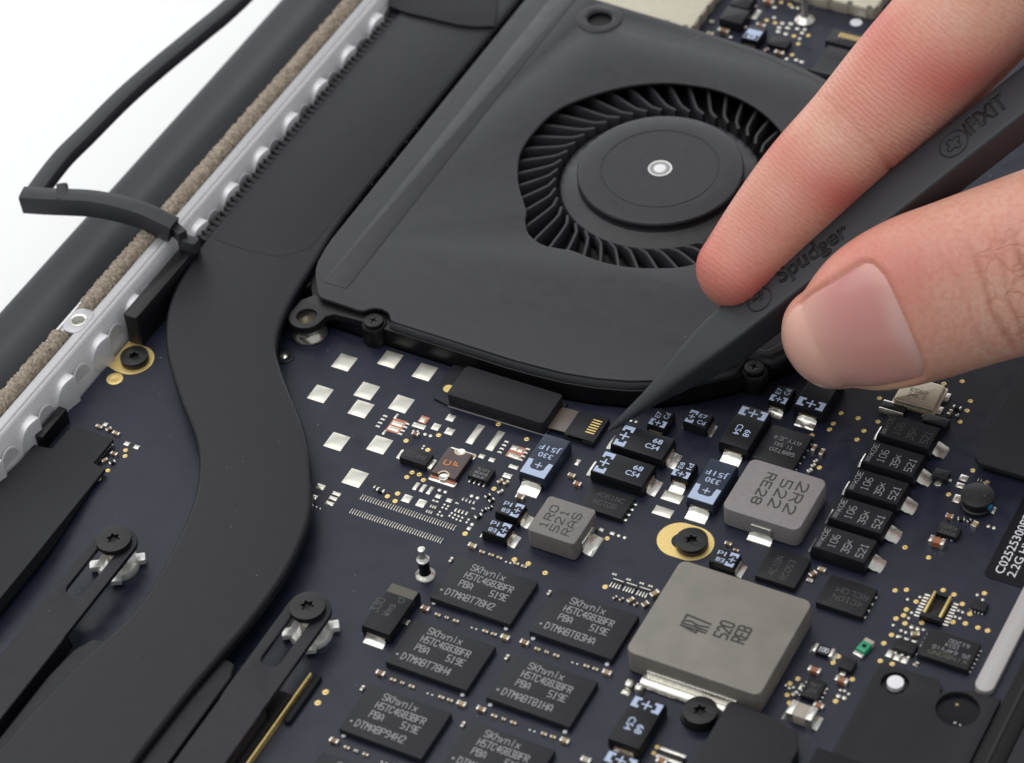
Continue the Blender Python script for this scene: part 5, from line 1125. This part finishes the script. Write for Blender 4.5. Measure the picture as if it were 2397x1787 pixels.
# nail bed: region in (s, theta)
a0, a1 = -1.12, 1.12
th_c = tht
def nail_w(s): return 1.38-.28*S01(2, 11, s)
def nail_d(s, th):
    x = th/nail_w(s); top = sC-1.5*np.abs(x)**7; return np.minimum(np.minimum((nail_w(s)-np.abs(th))*7.0, top-s), s+.5)
nd = nail_d(stt, th_c)
nm_ = isT*S01(-.2, .35, nd); rim = isT*g(nd+.55, .55)*(vt > -2)
fade_ = S01(1.5, 5.5, stt); disp += (-.30*nm_+.17*rim)*fade_; crease += .22*isT*g(nd+.1, .22)*fade_
knuck = isT*vis*(S01(-4.5, 2, stt-sK+.5)*S01(-17, -9, -(stt-sK))*S01(-9.5, -5, -np.abs(ut-.5)))
jt = .5*np.sin(tht*4+stt*.4)
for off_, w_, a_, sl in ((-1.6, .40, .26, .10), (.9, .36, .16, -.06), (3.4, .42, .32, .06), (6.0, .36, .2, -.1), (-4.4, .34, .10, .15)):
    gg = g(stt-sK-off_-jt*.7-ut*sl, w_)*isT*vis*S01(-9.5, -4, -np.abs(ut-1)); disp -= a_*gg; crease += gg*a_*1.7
red += isT*(.35*g(stt-sC+1, 6)+.30*g(ut+6, 5)); pale += isT*(.7*g(ut-7.5, 3.4)*g(stt-sC+5, 8))+isI*.22*np.maximum(g(ui-6.5, 2.5), g(ui+6.5, 2.5))  # pale: light along the digit edges put into the skin colour
rng = np.random.RandomState(3)
co2 = co+no*(disp[:, None])
hm.vertices.foreach_set('co', co2.astype(np.float32).ravel()); hm.update()
ridge = np.where(isI, si+.10*ui+.006*ui*ui*np.sign(si-sD), stt+.02*ut*ut)
for nme, arr in (('red', red), ('crease', crease), ('pale', pale), ('knuck', knuck), ('ridge', None), ('rmask', (isI*(.45+.55*g(si-sD-4, 9))+.25*isT*(1-nm_)))):
    at_ = hm.attributes.new(nme, 'FLOAT', 'POINT'); at_.data.foreach_set('value', (ridge if arr is None else np.clip(arr, 0, 1)).astype(np.float32))
def skinmat():
    m = bpy.data.materials.new('skin'); m.use_nodes = True; nt = m.node_tree; N = nt.nodes; L = nt.links; b = N['Principled BSDF']
    def attr(n_): a = N.new('ShaderNodeAttribute'); a.attribute_name = n_; return a.outputs['Fac']
    def mix(f, a, b_, fm=None):
        x = N.new('ShaderNodeMix'); x.data_type = 'RGBA'
        if isinstance(f, float): x.inputs[0].default_value = f
        else: L.new(f, x.inputs[0])
        for s_, v in ((6, a), (7, b_)):
            if isinstance(v, tuple): x.inputs[s_].default_value = v
            else: L.new(v, x.inputs[s_])
        return x.outputs[2]
    geo = N.new('ShaderNodeNewGeometry')
    n1 = N.new('ShaderNodeTexNoise'); n1.inputs['Scale'].default_value = .22; n1.inputs['Detail'].default_value = 4; L.new(geo.outputs['Position'], n1.inputs['Vector'])
    n2 = N.new('ShaderNodeTexNoise'); n2.inputs['Scale'].default_value = 1.6; n2.inputs['Detail'].default_value = 4; L.new(geo.outputs['Position'], n2.inputs['Vector'])
    def rng_(o_, a, b_, c, d): r = N.new('ShaderNodeMapRange'); r.inputs[1].default_value = a; r.inputs[2].default_value = b_; r.inputs[3].default_value = c; r.inputs[4].default_value = d; L.new(o_, r.inputs[0]); return r.outputs[0]
    base = mix(rng_(n1.outputs['Fac'], .35, .65, 0, 1), (.72, .45, .34, 1), (.71, .385, .285, 1))
    base = mix(rng_(n2.outputs['Fac'], .42, .72, 0, .6), base, (.63, .25, .185, 1))
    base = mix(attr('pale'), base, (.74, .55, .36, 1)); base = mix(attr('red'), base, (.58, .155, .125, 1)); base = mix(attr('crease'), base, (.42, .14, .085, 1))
    # net of fine knuckle lines and the fine cross ridges of the finger
    def math_(op, a, b_=None):
        x = N.new('ShaderNodeMath'); x.operation = op
        for k_, v_ in ((0, a), (1, b_)):
            if v_ is None: continue
            if isinstance(v_, (int, float)): x.inputs[k_].default_value = v_
            else: L.new(v_, x.inputs[k_])
        return x.outputs[0]
    nw = N.new('ShaderNodeTexNoise'); nw.inputs['Scale'].default_value = .5; nw.inputs['Detail'].default_value = 3; L.new(geo.outputs['Position'], nw.inputs['Vector'])
    vm_ = N.new('ShaderNodeVectorMath'); vm_.operation = 'MULTIPLY_ADD'; L.new(nw.outputs['Color'], vm_.inputs[0]); vm_.inputs[1].default_value = (2.6, 2.6, 2.6); L.new(geo.outputs['Position'], vm_.inputs[2])
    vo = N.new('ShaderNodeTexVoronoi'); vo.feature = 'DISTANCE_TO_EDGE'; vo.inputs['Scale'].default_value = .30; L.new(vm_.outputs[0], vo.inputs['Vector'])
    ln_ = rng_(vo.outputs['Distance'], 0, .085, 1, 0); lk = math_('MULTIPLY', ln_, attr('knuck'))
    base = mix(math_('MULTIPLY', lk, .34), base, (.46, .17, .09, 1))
    n3 = N.new('ShaderNodeTexNoise'); n3.inputs['Scale'].default_value = .9; n3.inputs['Detail'].default_value = 2; L.new(geo.outputs['Position'], n3.inputs['Vector'])
    ph = math_('MULTIPLY', math_('ADD', attr('ridge'), math_('MULTIPLY', n3.outputs['Fac'], .9)), 2*math.pi/.62)
    rg = math_('MULTIPLY', math_('SINE', ph), attr('rmask'))
    base = mix(math_('MULTIPLY', rng_(rg, -1, 1, 1, 0), .10), base, (.45, .16, .11, 1))
    L.new(base, b.inputs['Base Color']); b.inputs['Roughness'].default_value = .46; b.inputs['Specular IOR Level'].default_value = .4
    b.inputs['Subsurface Weight'].default_value = .3; b.inputs['Subsurface Radius'].default_value = (1.3, .45, .25); b.inputs['Subsurface Scale'].default_value = 1.0
    v = N.new('ShaderNodeTexVoronoi'); v.inputs['Scale'].default_value = 2.2; L.new(geo.outputs['Position'], v.inputs['Vector'])
    hgt = math_('ADD', math_('ADD', math_('MULTIPLY', rg, .45), math_('MULTIPLY', v.outputs['Distance'], .35)), math_('MULTIPLY', lk, -1.3))
    bp = N.new('ShaderNodeBump'); bp.inputs['Strength'].default_value = .5; bp.inputs['Distance'].default_value = .10; L.new(hgt, bp.inputs['Height']); L.new(bp.outputs['Normal'], b.inputs['Normal'])
    return m
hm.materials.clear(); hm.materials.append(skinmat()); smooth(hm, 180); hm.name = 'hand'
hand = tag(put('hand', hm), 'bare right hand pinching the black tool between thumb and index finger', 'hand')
# thumb nail as a thin curved plate on its bed
NSX, NTX = 30, 30; vs = []; uv = []
C_, T_, S_, D_, ln, ra_, rb_ = frames(tfr)
def tsurf(s, th, off_):
    i = int(np.clip(np.searchsorted(ln, s), 1, len(ln)-1)); f = np.clip((s-ln[i-1])/(ln[i]-ln[i-1]+1e-9), 0, 1)
    lp = lambda A: A[i-1]*(1-f)+A[i]*f
    c, sd, dd, a, b = lp(C_), lp(S_), lp(D_), lp(ra_), lp(rb_)
    u, v = math.sin(th), math.cos(th); r = 1/math.sqrt((u/a)**2+(v/b)**2)
    return c+sd*(u*r)+dd*(v*r)+(dd*v+sd*u)*off_
for i in range(NSX+1):
    for j in range(NTX+1):
        x = -1+2*j/NTX; top = float(sC)-1.5*abs(x)**7+.05; lo = .15+1.0*abs(x)**3
        s = lo+(top-lo)*i/NSX; th = x*float(nail_w(s)-.02); edge = min(1, min((1-abs(x))*6, (NSX-i)/3, 1)); vs.append(tsurf(s, th, -.16+.20*(1-(1-edge)**2)))
        uv.append((i/NSX, x))
nb = MB(); q = NTX+1; nv = len(vs)
low = [np.array(p)-.25*np.array(tuple(cd)) for p in vs]
fs = [(i*q+j, i*q+j+1, (i+1)*q+j+1, (i+1)*q+j) for i in range(NSX) for j in range(NTX)]
per = [j for j in range(q)]+[i*q+NTX for i in range(1, NSX+1)]+[NSX*q+j for j in range(NTX-1, -1, -1)]+[i*q for i in range(NSX-1, 0, -1)]
fs += [(per[k], per[(k+1) % len(per)], nv+per[(k+1) % len(per)], nv+per[k]) for k in range(len(per))]
nb.add([tuple(p) for p in vs]+[tuple(p) for p in low], fs)
nmesh = nb.mesh('thumb_nail', 'black', 60)
lun = nmesh.attributes.new('lunula', 'FLOAT', 'POINT'); edg = nmesh.attributes.new('rose', 'FLOAT', 'POINT')
for k, (a, x) in enumerate(uv+uv):
    lun.data[k].value = .6*float(sm01(.80, .94, a+.0-.16*abs(x-.1)**2*1.5)*(1-sm01(.75, 1, abs(x)))); edg.data[k].value = float(sm01(.25, .7, a)*(1-sm01(.80, 1.0, a)*.5)*(.5+.5*sm01(-.9, .3, -x)))
m = bpy.data.materials.new('nail'); m.use_nodes = True; nt = m.node_tree; b = nt.nodes['Principled BSDF']
def nattr(n_): a = nt.nodes.new('ShaderNodeAttribute'); a.attribute_name = n_; return a.outputs['Fac']
mx1 = nt.nodes.new('ShaderNodeMix'); mx1.data_type = 'RGBA'; mx1.inputs[6].default_value = (.70, .40, .32, 1); mx1.inputs[7].default_value = (.58, .255, .235, 1); nt.links.new(nattr('rose'), mx1.inputs[0])
mx2 = nt.nodes.new('ShaderNodeMix'); mx2.data_type = 'RGBA'; nt.links.new(mx1.outputs[2], mx2.inputs[6]); mx2.inputs[7].default_value = (.66, .42, .38, 1); nt.links.new(nattr('lunula'), mx2.inputs[0]); nt.links.new(mx2.outputs[2], b.inputs['Base Color'])
b.inputs['Roughness'].default_value = .24; b.inputs['Subsurface Weight'].default_value = .2; b.inputs['Subsurface Radius'].default_value = (1, .4, .3); b.inputs['Subsurface Scale'].default_value = .8
nmesh.materials.clear(); nmesh.materials.append(m); put('thumb_nail', nmesh, hand)
